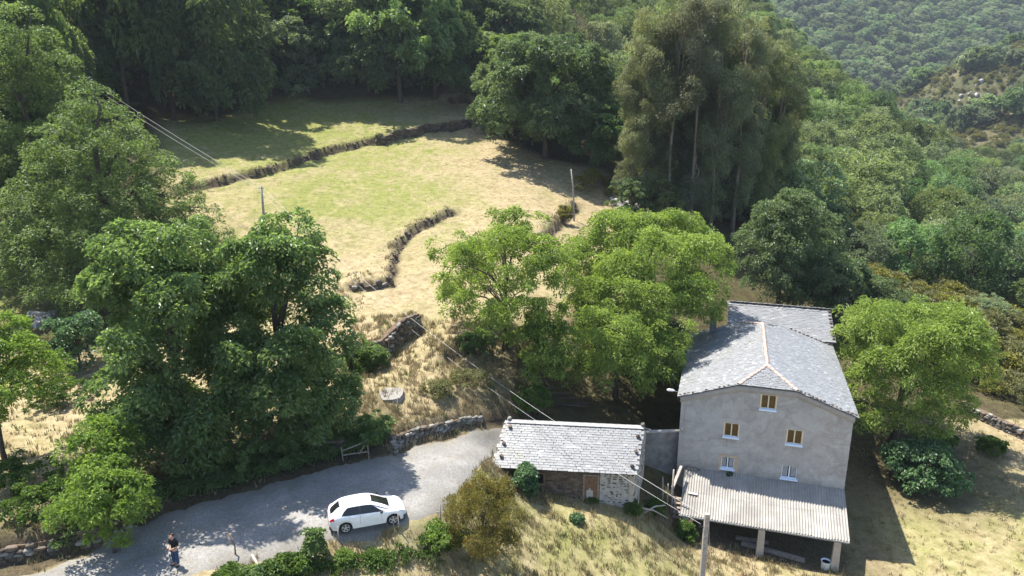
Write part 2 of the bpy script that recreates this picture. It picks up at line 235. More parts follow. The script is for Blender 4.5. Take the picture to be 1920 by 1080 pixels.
def ground_mat():
    t = NT('ground')
    a = t.attr('mask'); sx = t.n('ShaderNodeSeparateColor'); t.l(a.outputs['Color'], sx.inputs[0])
    green, litter, bank = sx.outputs[0], sx.outputs[1], sx.outputs[2]  # bank also holds the shade painted on the ground beside the house
    n1 = t.noise(0.16, 4, 0.6, 'pos'); n2 = t.noise(1.3, 6, 0.7, 'pos'); n3 = t.noise(7.0, 5, 0.75, 'pos')
    n4 = t.noise(0.55, 4, 0.65, 'pos', stretch=(1, 0.6, 1), dist=0.6)
    dry = t.ramp(n2, [(0.30, (0.185, 0.14, 0.08)), (0.48, (0.275, 0.222, 0.132)), (0.68, (0.335, 0.278, 0.175))])
    n5 = t.noise(0.8, 5, 0.7, 'pos', dist=1.2)
    dry = t.mix(1.0, dry, t.ramp(n5, [(0.32, (0.72, 0.66, 0.58)), (0.5, (1.0, 1.0, 1.0)), (0.68, (1.06, 1.04, 1.0))]), 'MULTIPLY')
    fine = t.ramp(n3, [(0.28, 0.68), (0.5, 0.97), (0.72, 1.18)])
    gcol = t.ramp(n2, [(0.3, (0.10, 0.125, 0.03)), (0.7, (0.225, 0.22, 0.07))])
    gf = t.math('ADD', t.math('MULTIPLY', t.ramp(n1, [(0.42, 0.0), (0.62, 1.0)]), 0.35), t.math('MULTIPLY', t.ramp(n4, [(0.45, 0.0), (0.65, 1.0)]), 0.5))
    gf = t.math('ADD', t.math('MULTIPLY', gf, t.math('ADD', t.math('MULTIPLY', green, 1.1), 0.42)), t.math('MULTIPLY', green, 0.55))
    gfc = t.math('MINIMUM', gf, 0.95)
    col = t.mix(gfc, dry, gcol)
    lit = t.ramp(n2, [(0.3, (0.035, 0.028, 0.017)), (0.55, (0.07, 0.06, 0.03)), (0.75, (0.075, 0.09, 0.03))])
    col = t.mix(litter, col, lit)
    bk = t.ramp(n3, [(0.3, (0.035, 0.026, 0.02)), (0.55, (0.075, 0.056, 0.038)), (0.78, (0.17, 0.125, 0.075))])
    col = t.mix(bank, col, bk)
    col = t.mix(1.0, col, fine, 'MULTIPLY')
    h = t.math('ADD', t.math('MULTIPLY', n2, 1.0), t.math('MULTIPLY', n3, 0.5)); t.bump(h, 0.55, 0.12)
    return t.base(col, 0.95, 0.08)
M['ground'] = ground_mat()
def hillside_mat():
    t = NT('hillside'); n1 = t.noise(0.03, 5, 0.65, 'pos'); n2 = t.noise(0.35, 6, 0.7, 'pos')
    col = t.ramp(n1, [(0.35, (0.06, 0.068, 0.03)), (0.6, (0.115, 0.10, 0.055))])
    col = t.mix(1.0, col, t.ramp(n2, [(0.3, 0.5), (0.7, 1.25)]), 'MULTIPLY'); t.bump(n2, 0.8, 0.8)
    return t.base(col, 0.95, 0.08)
def road_mat():
    t = NT('road_surface')
    n1 = t.noise(0.5, 5, 0.65, 'pos'); n2 = t.noise(9, 5, 0.75, 'pos'); n3 = t.noise(2.2, 5, 0.7, 'pos', dist=0.5)
    col = t.ramp(n1, [(0.3, (0.20, 0.192, 0.18)), (0.7, (0.30, 0.29, 0.275))])
    col = t.mix(1.0, col, t.ramp(n2, [(0.3, 0.5), (0.7, 1.2)]), 'MULTIPLY')
    col = t.mix(t.ramp(n3, [(0.54, 0.0), (0.66, 0.75)]), col, (0.165, 0.145, 0.11))
    ac = t.attr('across'); a2 = t.math('ADD', ac.outputs['Fac'], t.math('MULTIPLY', t.math('SUBTRACT', n3, 0.5), 0.22))
    tr = t.ramp(a2, [(0.0, 0.9), (0.16, 0.25), (0.30, 0.0), (0.46, 0.42), (0.62, 0.0), (0.82, 0.2), (1.0, 0.9)])
    col = t.mix(t.math('MULTIPLY', tr, 0.62), col, (0.15, 0.135, 0.10))
    n4 = t.noise(4.5, 4, 0.8, 'pos'); col = t.mix(t.math('MULTIPLY', t.ramp(n4, [(0.60, 0.0), (0.64, 0.8)]), t.ramp(a2, [(0.12, 1.0), (0.42, 0.0)])), col, (0.13, 0.10, 0.06))
    t.bump(n2, 0.5, 0.02)
    return t.base(col, 0.9, 0.2)
M['road'] = road_mat()
def slate_mat(name, lo, hi, rough=0.5):
    t = NT(name); oi = t.n('ShaderNodeObjectInfo'); ge = t.n('ShaderNodeNewGeometry')
    r = t.math('FRACT', t.math('ADD', oi.outputs['Random'], ge.outputs['Random Per Island']))
    col = t.ramp(r, [(0.0, lo), (0.75, hi), (0.93, hi), (1.0, tuple(min(0.7, x * 1.4) for x in hi))])
    nz = t.noise(1.1, 5, 0.7, 'pos'); col = t.mix(1.0, col, t.ramp(nz, [(0.3, 0.86), (0.7, 1.08)]), 'MULTIPLY')
    n2 = t.noise(0.9, 4, 0.7, 'pos', dist=1.0); col = t.mix(t.ramp(n2, [(0.58, 0.0), (0.72, 0.5)]), col, (0.16, 0.15, 0.095))
    t.bump(t.noise(14, 4, 0.7, 'pos'), 0.35, 0.01)
    return t.base(col, rough, 0.5)
M['slate'] = slate_mat('slate', (0.162, 0.166, 0.171), (0.202, 0.206, 0.211))
M['shed_slate'] = slate_mat('pale_slate', (0.15, 0.153, 0.157), (0.182, 0.186, 0.19))
M['roof_base'] = plain('roof_boards', (0.10, 0.10, 0.105), 0.9, 0.1)
def stone_mat(name, lo, hi, moss=0.3):
    t = NT(name); oi = t.n('ShaderNodeObjectInfo'); ge = t.n('ShaderNodeNewGeometry')
    r = t.math('FRACT', t.math('ADD', oi.outputs['Random'], ge.outputs['Random Per Island']))
    col = t.mix(r, lo, hi)
    nz = t.noise(5, 6, 0.75, 'pos'); col = t.mix(1.0, col, t.ramp(nz, [(0.3, 0.55), (0.7, 1.3)]), 'MULTIPLY')
    if moss:
        n2 = t.noise(1.4, 4, 0.7, 'pos'); col = t.mix(t.ramp(n2, [(0.5, 0.0), (0.7, moss)]), col, (0.10, 0.105, 0.03))
    t.bump(nz, 0.6, 0.03)
    return t.base(col, 0.9, 0.2)
M['stone'] = stone_mat('field_stone', (0.10, 0.095, 0.085), (0.30, 0.285, 0.26))
M['dark_stone'] = stone_mat('dark_stone', (0.06, 0.05, 0.042), (0.17, 0.13, 0.10), 0.2)
M['rock'] = stone_mat('grey_rock', (0.22, 0.205, 0.19), (0.40, 0.38, 0.355), 0.25)
M['lime'] = plain('lime_mortar', (0.36, 0.335, 0.30), 0.95, 0.1, var=0.25, scale=3)
M['mud_mortar'] = plain('earth_mortar', (0.12, 0.085, 0.06), 0.95, 0.1, var=0.4, scale=3)
def plaster_mat():
    t = NT('plaster')
    n1 = t.noise(0.45, 6, 0.7, 'obj', dist=0.8); n2 = t.noise(2.2, 6, 0.75, 'obj', dist=0.5); n3 = t.noise(0.8, 5, 0.7, 'obj', stretch=(1, 1, 0.25))
    col = t.ramp(n1, [(0.30, (0.29, 0.27, 0.25)), (0.5, (0.38, 0.355, 0.33)), (0.7, (0.44, 0.415, 0.39))])
    col = t.mix(t.ramp(n3, [(0.52, 0.0), (0.72, 0.55)]), col, (0.34, 0.30, 0.265))
    col = t.mix(1.0, col, t.ramp(n2, [(0.3, 0.80), (0.7, 1.08)]), 'MULTIPLY')
    vo = t.n('ShaderNodeTexVoronoi', feature='DISTANCE_TO_EDGE'); tc = t.n('ShaderNodeTexCoord'); vo.inputs['Scale'].default_value = 0.22
    mp = t.mix(0.25, tc.outputs['Object'], n2); t.l(mp, vo.inputs['Vector'])
    col = t.mix(t.ramp(vo.outputs[0], [(0.0, 0.16), (0.05, 0.0)]), col, (0.25, 0.23, 0.21))
    sep = t.n('ShaderNodeSeparateXYZ'); t.l(tc.outputs['Object'], sep.inputs[0])
    n5 = t.noise(3.5, 4, 0.7, 'obj', stretch=(2.2, 1, 0.10)); st = t.ramp(n5, [(0.52, 0.0), (0.66, 1.0)])
    for sx_, sz_ in ((6.2, 9.3), (3.8, 6.72), (8.2, 6.78), (3.7, 4.06), (8.15, 3.96)):
        dx = t.math('ABSOLUTE', t.math('SUBTRACT', sep.outputs[0], sx_)); dz = t.math('SUBTRACT', sz_, sep.outputs[2])
        m_ = t.math('MULTIPLY', t.ramp(dx, [(0.45, 1.0), (0.75, 0.0)]), t.math('MULTIPLY', t.math('GREATER_THAN', dz, 0.0), t.ramp(t.math('MULTIPLY', dz, 0.5), [(0.0, 1.0), (0.9, 0.0)])))
        col = t.mix(t.math('MULTIPLY', t.math('MULTIPLY', m_, st), 0.55), col, (0.17, 0.155, 0.135))
    damp = t.ramp(t.math('ADD', t.math('MULTIPLY', t.math('SUBTRACT', sep.outputs[2], 3.7), 0.55), t.math('MULTIPLY', n2, 0.5)), [(0.25, 0.6), (0.75, 0.0)])
    col = t.mix(damp, col, (0.22, 0.205, 0.185))
    n6 = t.noise(0.33, 2, 0.4, 'obj', dist=1.6); col = t.mix(t.ramp(n6, [(0.485, 0.0), (0.5, 0.5), (0.515, 0.0)]), col, (0.24, 0.22, 0.20))
    col = t.mix(t.ramp(n6, [(0.55, 0.0), (0.57, 0.32)]), col, (0.45, 0.43, 0.41))
    t.bump(n2, 0.25, 0.02)
    return t.base(col, 0.92, 0.15)
M['plaster'] = plaster_mat()
M['cornice'] = plain('cornice_plaster', (0.31, 0.29, 0.275), 0.9, 0.15, var=0.15, scale=1.5)
M['tan'] = plain('tan_render', (0.42, 0.33, 0.24), 0.9, 0.1, var=0.12)
M['sill'] = plain('painted_sill', (0.60, 0.68, 0.78), 0.6, 0.3, var=0.1)
M['cream'] = plain('cream_frame', (0.66, 0.53, 0.35), 0.55, 0.4, var=0.06)
M['white_frame'] = plain('white_frame', (0.72, 0.76, 0.80), 0.5, 0.4, var=0.05)
M['curtain'] = plain('curtain_cloth', (0.84, 0.86, 0.92), 0.9, 0.1, var=0.08)
M['inside'] = plain('dark_inside', (0.02, 0.02, 0.022), 0.9, 0.1)
def brown_slat_mat():
    t = NT('varnished_slat'); nz = t.noise(5, 5, 0.7, 'obj', stretch=(6, 1, 1))
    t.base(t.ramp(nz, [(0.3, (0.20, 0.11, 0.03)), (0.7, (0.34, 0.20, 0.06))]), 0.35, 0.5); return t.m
M['brown_slat'] = brown_slat_mat()
def glass_mat(name, tint=(0.03, 0.035, 0.04), alpha=0.35):
    t = NT(name); t.base(tint, 0.05, 0.6)
    gl = t.n('ShaderNodeBsdfTransparent'); ms = t.n('ShaderNodeMixShader'); fr = t.n('ShaderNodeFresnel'); fr.inputs[0].default_value = 1.5
    t.l(t.math('ADD', fr.outputs[0], alpha), ms.inputs[0]); t.l(gl.outputs[0], ms.inputs[1]); t.l(t.p.outputs[0], ms.inputs[2]); t.l(ms.outputs[0], t.out.inputs[0])
    return t.m
M['pane'] = glass_mat('window_glass', alpha=0.06)
def sheet_mat():
    t = NT('corrugated_cement'); n1 = t.noise(1.2, 5, 0.7, 'pos', dist=0.4); n2 = t.noise(6, 5, 0.75, 'pos')
    oi = t.n('ShaderNodeObjectInfo')
    col = t.ramp(n1, [(0.3, (0.235, 0.22, 0.20)), (0.7, (0.35, 0.33, 0.30))])
    col = t.mix(1.0, col, t.ramp(oi.outputs['Random'], [(0, 0.86), (1, 1.08)]), 'MULTIPLY')
    col = t.mix(t.ramp(n2, [(0.60, 0.0), (0.70, 0.7)]), col, (0.15, 0.14, 0.11))
    t.bump(n2, 0.2, 0.01); return t.base(col, 0.85, 0.2)
M['sheet'] = sheet_mat()
M['column'] = plain('rendered_column', (0.40, 0.34, 0.28), 0.9, 0.1, var=0.15, scale=3)
M['tile'] = plain('terracotta', (0.34, 0.255, 0.215), 0.85, 0.2, var=0.35, scale=4)
M['wood'] = plain('weathered_wood', (0.23, 0.19, 0.155), 0.9, 0.15, var=0.35, scale=8)
M['grey_wood'] = plain('grey_pole_wood', (0.30, 0.265, 0.235), 0.9, 0.15, var=0.3, scale=6)
M['door_wood'] = plain('brown_door', (0.175, 0.105, 0.065), 0.85, 0.2, var=0.35, scale=7)
M['pale_wood'] = plain('pale_boards', (0.42, 0.38, 0.34), 0.9, 0.15, var=0.2, scale=7)
M['concrete'] = plain('concrete', (0.33, 0.32, 0.30), 0.9, 0.15, var=0.2, scale=2)
M['dark_concrete'] = plain('stained_concrete', (0.17, 0.165, 0.16), 0.9, 0.15, var=0.3, scale=2)
M['wire'] = plain('aluminium_wire', (0.34, 0.335, 0.33), 0.6, 0.4, 0.2, var=0.05)
M['white_metal'] = plain('white_enamel', (0.75, 0.76, 0.76), 0.4, 0.5, var=0.06)
def paint_mat():
    t = NT('white_car_paint'); nd = t.noise(2.0, 5, 0.7, 'obj', stretch=(1, 1, 2)); t.base(t.ramp(nd, [(0.35, (0.66, 0.66, 0.65)), (0.6, (0.74, 0.75, 0.76))]), 0.3, 0.5); t.p.inputs['Coat Weight'].default_value = 0.6
    t.p.inputs['Coat Roughness'].default_value = 0.06; return t.m
M['paint'] = paint_mat()
def cglass():
    t = NT('car_glass'); t.base((0.012, 0.013, 0.013), 0.04, 0.6); return t.m
M['car_glass'] = cglass()
M['rubber'] = plain('rubber', (0.022, 0.022, 0.023), 0.8, 0.2, var=0.1)
M['black'] = plain('black_plastic', (0.025, 0.025, 0.027), 0.6, 0.3, var=0.1)
M['alloy'] = plain('alloy', (0.55, 0.55, 0.56), 0.35, 0.5, 0.5, var=0.05)
M['red_lens'] = plain('red_lens', (0.50, 0.015, 0.025), 0.15, 0.5, var=0.1)
M['clear_lens'] = plain('clear_lens', (0.45, 0.47, 0.5), 0.1, 0.6, var=0.1)
M['chrome'] = plain('chrome', (0.6, 0.6, 0.6), 0.25, 0.5, 0.9, var=0.05)
M['skin'] = plain('skin', (0.42, 0.23, 0.16), 0.6, 0.3, var=0.06)
M['tee'] = plain('black_cotton', (0.018, 0.018, 0.022), 0.9, 0.1, var=0.2)
M['jeans'] = plain('blue_denim', (0.035, 0.06, 0.12), 0.9, 0.1, var=0.25, scale=12)
M['hair'] = plain('brown_hair', (0.035, 0.018, 0.01), 0.6, 0.3, var=0.2)
M['vine_ivy'] = leaf_mat('ivy_leaf', (0.025, 0.05, 0.018), (0.06, 0.10, 0.03), 0.3)

# ---------------------------------------------------------------- terrain
CTRL = np.array(W['CTRL'])
def _fit(C):
    n = len(C); Rm = np.hypot(C[:, None, 0] - C[None, :, 0], C[:, None, 1] - C[None, :, 1])
    A = np.zeros((n + 3, n + 3)); A[:n, :n] = Rm - 0.6 * np.eye(n)
    A[:n, n:] = np.c_[np.ones(n), C[:, :2]]; A[n:, :n] = A[:n, n:].T
    return np.linalg.solve(A, np.r_[C[:, 2], 0, 0, 0])
_CF = _fit(CTRL)
STEPS = {k: (h, np.array(p)) for k, (h, p) in W['STEPS'].items()}
def poly_sd(x, y, P):
    """signed distance (left of the line positive), distance past the ends"""
    best = np.full(x.shape, 1e9); sd = np.zeros(x.shape); over = np.zeros(x.shape)
    for i in range(len(P) - 1):
        a, b = P[i], P[i + 1]; d = b - a; L = np.hypot(*d); d = d / L
        rx, ry = x - a[0], y - a[1]; tt = rx * d[0] + ry * d[1]; tc = np.clip(tt, 0, L)
        dx, dy = rx - tc * d[0], ry - tc * d[1]; dist = np.hypot(dx, dy); sg = np.sign(d[0] * ry - d[1] * rx)
        ov = np.zeros(x.shape)
        if i == 0: ov = np.maximum(ov, -tt)
        if i == len(P) - 2: ov = np.maximum(ov, tt - L)
        m = dist < best
        best = np.where(m, dist, best); sd = np.where(m, sg * dist, sd); over = np.where(m, np.maximum(ov, 0), over)
    return sd, over
def vnoise(x, y, s, seed=0):
    r = np.random.default_rng(seed); out = np.zeros(x.shape)
    for k in range(6):
        a = r.uniform(0, 2 * PI); f = r.uniform(0.6, 1.7) / s
        out += np.sin((x * math.cos(a) + y * math.sin(a)) * 2 * PI * f + r.uniform(0, 7))
    return out / 6
def ground_z(x, y, detail=True):
    x = np.asarray(x, float); y = np.asarray(y, float); sh = x.shape; x = x.ravel(); y = y.ravel()
    z = np.full(x.shape, _CF[-3]) + _CF[-2] * x + _CF[-1] * y
    for c, cf in zip(CTRL, _CF): z += cf * np.hypot(x - c[0], y - c[1])
    for k, (h, P) in STEPS.items():
        m = (x > P[:, 0].min() - 9) & (x < P[:, 0].max() + 9) & (y > P[:, 1].min() - 9) & (y < P[:, 1].max() + 9)
        if not m.any(): continue
        xm, ym = x[m], y[m]
        jit = 0.25 * vnoise(xm, ym, 1.6, 3) + 0.2 * vnoise(xm, ym, 0.7, 5)
        sd, ov = poly_sd(xm, ym, P); sd = sd + jit
        prof = np.clip(sd / 0.30, -1, 1); prof = prof * (1.5 - 0.5 * prof * prof)
        z[m] += 0.5 * h * (0.85 + 0.55 * vnoise(xm, ym, 5.0, 9)) * prof * np.exp(-np.abs(sd) / 5.5) * np.exp(-ov / 0.8)
    if detail: z += 0.06 * vnoise(x, y, 3.0, 1) + 0.035 * vnoise(x, y, 1.1, 2)
    return z.reshape(sh)
def gz(x, y): return float(ground_z(np.array([x]), np.array([y]))[0])
def in_poly(x, y, P):
    inside = np.zeros(x.shape, bool); n = len(P)
    for i in range(n):
        x0, y0 = P[i]; x1, y1 = P[(i + 1) % n]
        c = ((y0 > y) != (y1 > y)) & (x < (x1 - x0) * (y - y0) / (y1 - y0 + 1e-12) + x0)
        inside ^= c
    return inside
ROADP = np.array(W['ROAD_L'] + W['ROAD_R'][::-1])
MEADOW = np.array([p[:2] for p in W['PT']['meadowpoly']])
HO = np.array([12.87, 50.14]); HT = R(17)
HW = np.array([math.cos(HT), -math.sin(HT)]); HD = np.array([math.sin(HT), math.cos(HT)])
def hloc(s, t): return HO + HW * s + HD * t
def masks(x, y):
    """green, litter, bank plus painted house shade"""
    g = np.zeros(x.shape); li = np.zeros(x.shape); b = np.zeros(x.shape)
    # green areas: left field, upper meadow, yard right of the house
    g = np.maximum(g, np.clip(1.2 - np.hypot((x + 50) / 13, (y - 66) / 13), 0, 1))
    g = np.maximum(g, 1.0 * np.clip(1.45 - np.hypot((x + 38) / 24, (y - 124) / 26), 0, 1))
    g = np.maximum(g, 0.8 * np.clip(1.3 - np.hypot((x + 22) / 17, (y - 98) / 18), 0, 1))
    g = np.maximum(g, 0.38 * np.clip(1.3 - np.hypot((x - 4) / 12, (y - 38) / 6), 0, 1)); g = np.maximum(g, 0.35 * np.clip(1.3 - np.hypot((x - 36) / 16, (y - 46) / 8), 0, 1))
    # leaf litter: everywhere off the meadow uphill, under trees
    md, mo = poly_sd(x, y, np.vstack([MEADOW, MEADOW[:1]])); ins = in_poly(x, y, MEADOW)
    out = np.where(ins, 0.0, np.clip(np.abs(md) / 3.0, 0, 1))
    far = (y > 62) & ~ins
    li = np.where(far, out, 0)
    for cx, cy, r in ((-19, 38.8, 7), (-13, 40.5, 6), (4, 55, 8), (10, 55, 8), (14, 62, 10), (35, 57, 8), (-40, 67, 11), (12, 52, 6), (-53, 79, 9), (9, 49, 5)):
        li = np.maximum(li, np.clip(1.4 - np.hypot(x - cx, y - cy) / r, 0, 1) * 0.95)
    hx = (x - HO[0]) * HW[0] + (y - HO[1]) * HW[1]; hy = (x - HO[0]) * HD[0] + (y - HO[1]) * HD[1]
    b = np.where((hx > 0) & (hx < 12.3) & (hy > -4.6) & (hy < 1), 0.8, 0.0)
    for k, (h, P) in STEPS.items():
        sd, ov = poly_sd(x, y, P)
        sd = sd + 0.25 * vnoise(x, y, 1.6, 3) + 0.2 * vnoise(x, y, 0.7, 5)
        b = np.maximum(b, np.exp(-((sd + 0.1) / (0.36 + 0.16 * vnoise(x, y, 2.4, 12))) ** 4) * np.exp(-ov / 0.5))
    b = np.where((hx > 12.2) & (hx < 16.5) & (hy > -5) & (hy < 16), np.maximum(b, .45 * np.clip((16.5 - hx) / 2, 0, 1)), b)  # paints the farmhouse's cast shadow into the ground colour, right of the wall
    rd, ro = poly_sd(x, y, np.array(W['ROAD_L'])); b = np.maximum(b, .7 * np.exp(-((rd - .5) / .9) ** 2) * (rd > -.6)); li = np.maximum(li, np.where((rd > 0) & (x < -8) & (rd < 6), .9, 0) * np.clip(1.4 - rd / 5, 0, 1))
    return np.c_[g, li, b]
GX0, GX1, GY0, GY1, GS = -70.0, 74.0, 8.0, 162.0, 0.45
gx = np.arange(GX0, GX1 + 1e-6, GS); gy = np.arange(GY0, GY1 + 1e-6, GS)
XX, YY = np.meshgrid(gx, gy); ZZ = ground_z(XX, YY)
nx_, ny_ = len(gx), len(gy)
def grid_faces(nx, ny):
    i = np.arange(nx - 1)[None, :] + np.arange(ny - 1)[:, None] * nx
    return np.stack([i, i + 1, i + nx + 1, i + nx], -1).reshape(-1, 4)
V = np.c_[XX.ravel(), YY.ravel(), ZZ.ravel()]
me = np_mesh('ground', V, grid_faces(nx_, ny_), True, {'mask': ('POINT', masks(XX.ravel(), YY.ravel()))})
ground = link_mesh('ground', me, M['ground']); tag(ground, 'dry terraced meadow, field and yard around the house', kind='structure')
def gfast(x, y):
    x = np.asarray(x, float); y = np.asarray(y, float)
    fx = np.clip((x - GX0) / GS, 0, nx_ - 1.001); fy = np.clip((y - GY0) / GS, 0, ny_ - 1.001)
    i = fx.astype(int); j = fy.astype(int); u = fx - i; v = fy - j
    return (ZZ[j, i] * (1 - u) * (1 - v) + ZZ[j, i + 1] * u * (1 - v) + ZZ[j + 1, i] * (1 - u) * v + ZZ[j + 1, i + 1] * u * v)
# wider hills on the same height function
S2 = 6.3
gx2 = np.arange(GX0 - S2 * 62, 1000, S2); gy2 = np.arange(GY0 - S2 * 16, 1080, S2)
X2, Y2 = np.meshgrid(gx2, gy2); Z2 = ground_z(X2, Y2, False) + 0.9 * vnoise(X2, Y2, 24, 8) * np.clip((Y2 - 170) / 60, 0, 1)
F2 = grid_faces(len(gx2), len(gy2)); cx2 = X2.ravel()[F2].mean(1); cy2 = Y2.ravel()[F2].mean(1)
keep = ~((cx2 > GX0 + 4) & (cx2 < GX1 - 4) & (cy2 > GY0 + 4) & (cy2 < GY1 - 4)); Z2 = Z2 - 0.12
M['hillside'] = hillside_mat()
me = np_mesh('hills', np.c_[X2.ravel(), Y2.ravel(), Z2.ravel()], F2[keep], True,
             {'mask': ('POINT', np.c_[np.full(X2.size, 0.3), np.where(Y2.ravel() < 40, 0.2, 0.75), np.zeros(X2.size)])})
tag(link_mesh('hills', me, M['hillside']), 'wooded valley slopes behind and beside the farm', kind='structure')
# road: a strip on the ground between its two edges
def resample(P, n):
    P = np.array(P); s = np.r_[0, np.cumsum(np.hypot(*np.diff(P, axis=0).T))]; t = np.linspace(0, s[-1], n)
    return np.c_[np.interp(t, s, P[:, 0]), np.interp(t, s, P[:, 1])]
def smooth_line(P, it=3):
    P = np.array(P)
    for _ in range(it):
        Q = [P[0]]
        for a, b in zip(P[:-1], P[1:]): Q += [0.75 * a + 0.25 * b, 0.25 * a + 0.75 * b]
        P = np.array(Q + [P[-1]])
    return P
NR, NC = 150, 22
rl, rr = resample(smooth_line(W['ROAD_L']), NR), resample(smooth_line(W['ROAD_R']), NR)
jl = 0.22 * vnoise(rl[:, 0], rl[:, 1], 1.3, 21) + 0.12 * vnoise(rl[:, 0], rl[:, 1], 0.5, 23); jr = 0.25 * vnoise(rr[:, 0], rr[:, 1], 1.3, 22) + 0.14 * vnoise(rr[:, 0], rr[:, 1], 0.5, 24)
rv = []
for i in range(NR):
    a, b = rl[i], rr[i]; d = (b - a) / np.hypot(*(b - a)); a = a + d * jl[i]; b = b + d * (jr[i] + .32)
    for j in range(NC): rv.append(a + (b - a) * j / (NC - 1))
rv = np.array(rv)
edge = np.tile(np.minimum(np.arange(NC), NC - 1 - np.arange(NC)), NR)
rz_ = gfast(rv[:, 0], rv[:, 1]) + np.where(edge == 0, -0.03, 0.035)
me = np_mesh('road', np.c_[rv, rz_], grid_faces(NC, NR), True, {'across': ('POINT', np.tile(np.linspace(0, 1, NC), NR))})
tag(link_mesh('road', me, M['road']), 'pale grey gravelled lane curving past the sheds', kind='structure')

# ---------------------------------------------------------------- house
def plank_tile(name, w, l, t, jit, seed):
    """a small slab of w x l x t (x, y, z), corners uneven"""
    r = random.Random(seed); b = MB(); b.box(-w / 2, w / 2, -l / 2, l / 2, -t / 2, t / 2)
    b.v = [(x + r.uniform(-jit, jit), y + r.uniform(-jit, jit), z + r.uniform(-jit, jit) * 0.2) for x, y, z in b.v]
    return b.mesh(name)
CAMW = Vector((0, 0, 22.4))
def lay_slates(roof, mw, org, u, v, ulen, vlen, inside, pw, expo, mat, seed, limit=300, name='slate', lift=0.02):
    """courses of slates on the plane org + a*u + b*v; the nearest as parts, the rest as one stuff part"""
    r = random.Random(seed); u = Vector(u).normalized(); v = Vector(v).normalized(); n = u.cross(v)
    L = expo * 1.45; th = 0.018
    mes = []
    for k in range(5):
        m_ = plank_tile(name, pw * r.uniform(0.88, 0.985), L, th, 0.012, seed * 10 + k); m_.materials.append(mat); mes.append(m_)
    spots = []
    rows = int(vlen / expo) + 1
    for j in range(rows):
        off = (j % 2) * 0.5 * pw + r.uniform(-0.05, 0.05)
        for i in range(-1, int(ulen / pw) + 2):
            a = off + i * pw + r.uniform(-0.02, 0.02); bb = j * expo + expo * 0.5
            if not inside(a, bb): continue
            p = Vector(org) + u * a + v * (bb + L * 0.12 + r.uniform(-0.015, 0.015)) + n * (lift + r.uniform(0, 0.012))
            tilt = math.atan2(th * 1.5, L) + r.uniform(-0.012, 0.02)
            rot = Matrix((u, v, n)).transposed() @ Matrix.Rotation(-tilt, 3, 'X') @ Matrix.Rotation(r.uniform(-0.025, 0.025), 3, 'Z')
            spots.append((p, rot, r.randrange(5)))
    spots.sort(key=lambda s: (mw @ s[0] - CAMW).length)
    for p, rot, k in spots[:limit]:
        o = share(name, mes[k], roof); o.matrix_local = Matrix.Translation(p) @ rot.to_4x4()
    rest = spots[limit:]
    if rest:
        vv, ff = [], []
        base = [np.array([tuple(q.co) for q in m_.vertices]) for m_ in mes]
        bf = np.array([tuple(q.vertices) for q in mes[0].polygons])
        for p, rot, k in rest:
            ff.append(bf + 8 * len(vv)); vv.append(base[k] @ np.array(rot).T + np.array(p))
        o = link_mesh('slate_courses', np_mesh('slate_courses', np.vstack(vv), np.vstack(ff)), mat, roof); o['kind'] = 'stuff'
HZ = -9.5
house = thing('farmhouse', 'tall grey plastered farmhouse with slate roof and terracotta ridge tiles', 'house', (HO[0], HO[1], HZ), -HT)
HMW = Matrix.Translation((HO[0], HO[1], HZ)) @ Matrix.Rotation(-HT, 4, 'Z')
HWID, HLEN = 12.0, 14.9
EZ = 9.62                                  # wall top at the eaves
def gable_z(x):
    return float(np.interp(x, [0, 4.0, 8.05, 12.0], [EZ, EZ + 1.42, EZ + 1.42, EZ]))
wins = [(5.68, 6.73, 9.45, 10.55), (3.28, 4.32, 6.86, 7.95), (7.71, 8.76, 6.92, 8.04), (3.26, 4.2, 4.2, 5.12), (7.62, 8.68, 4.1, 5.12)]
b = MB()
xs = sorted({0, 12.0, 4.0, 8.05} | {w_[0] for w_ in wins} | {w_[1] for w_ in wins})
zs = sorted({-0.6, 9.2} | {z for w_ in wins for z in (w_[2], w_[3])})
for x0, x1 in zip(xs[:-1], xs[1:]):
    top = min(gable_z(x0), gable_z(x1)); zz = [z for z in zs if z < top - 0.05]
    for z0, z1 in zip(zz[:-1], zz[1:]):
        cx, cz = (x0 + x1) / 2, (z0 + z1) / 2
        if any(w_[0] < cx < w_[1] and w_[2] < cz < w_[3] for w_ in wins): continue
        b.poly([(x0, 0, z0), (x1, 0, z0), (x1, 0, z1), (x0, 0, z1)])
    z0 = zz[-1]
    b.poly([(x0, 0, z0), (x1, 0, z0), (x1, 0, gable_z(x1)), (x0, 0, gable_z(x0))])
for x0, x1, z0, z1 in wins:                # reveals
    d = 0.16
    b.poly([(x0, 0, z0), (x0, 0, z1), (x0, d, z1), (x0, d, z0)]); b.poly([(x1, 0, z1), (x1, 0, z0), (x1, d, z0), (x1, d, z1)])
    b.poly([(x0, 0, z1), (x1, 0, z1), (x1, d, z1), (x0, d, z1)]); b.poly([(x1, 0, z0), (x0, 0, z0), (x0, d, z0), (x1, d, z0)])
b.poly([(0, HLEN, -0.6), (0, 0, -0.6), (0, 0, EZ), (0, HLEN, EZ)])
b.poly([(12, 0, -0.6), (12, HLEN, -0.6), (12, HLEN, EZ), (12, 0, EZ)])
b.poly([(12, HLEN, -0.6), (0, HLEN, -0.6), (0, HLEN, EZ), (4, HLEN, EZ + 1.42), (8.05, HLEN, EZ + 1.42), (12, HLEN, EZ)])
b.build('wall', M['plaster'], house)
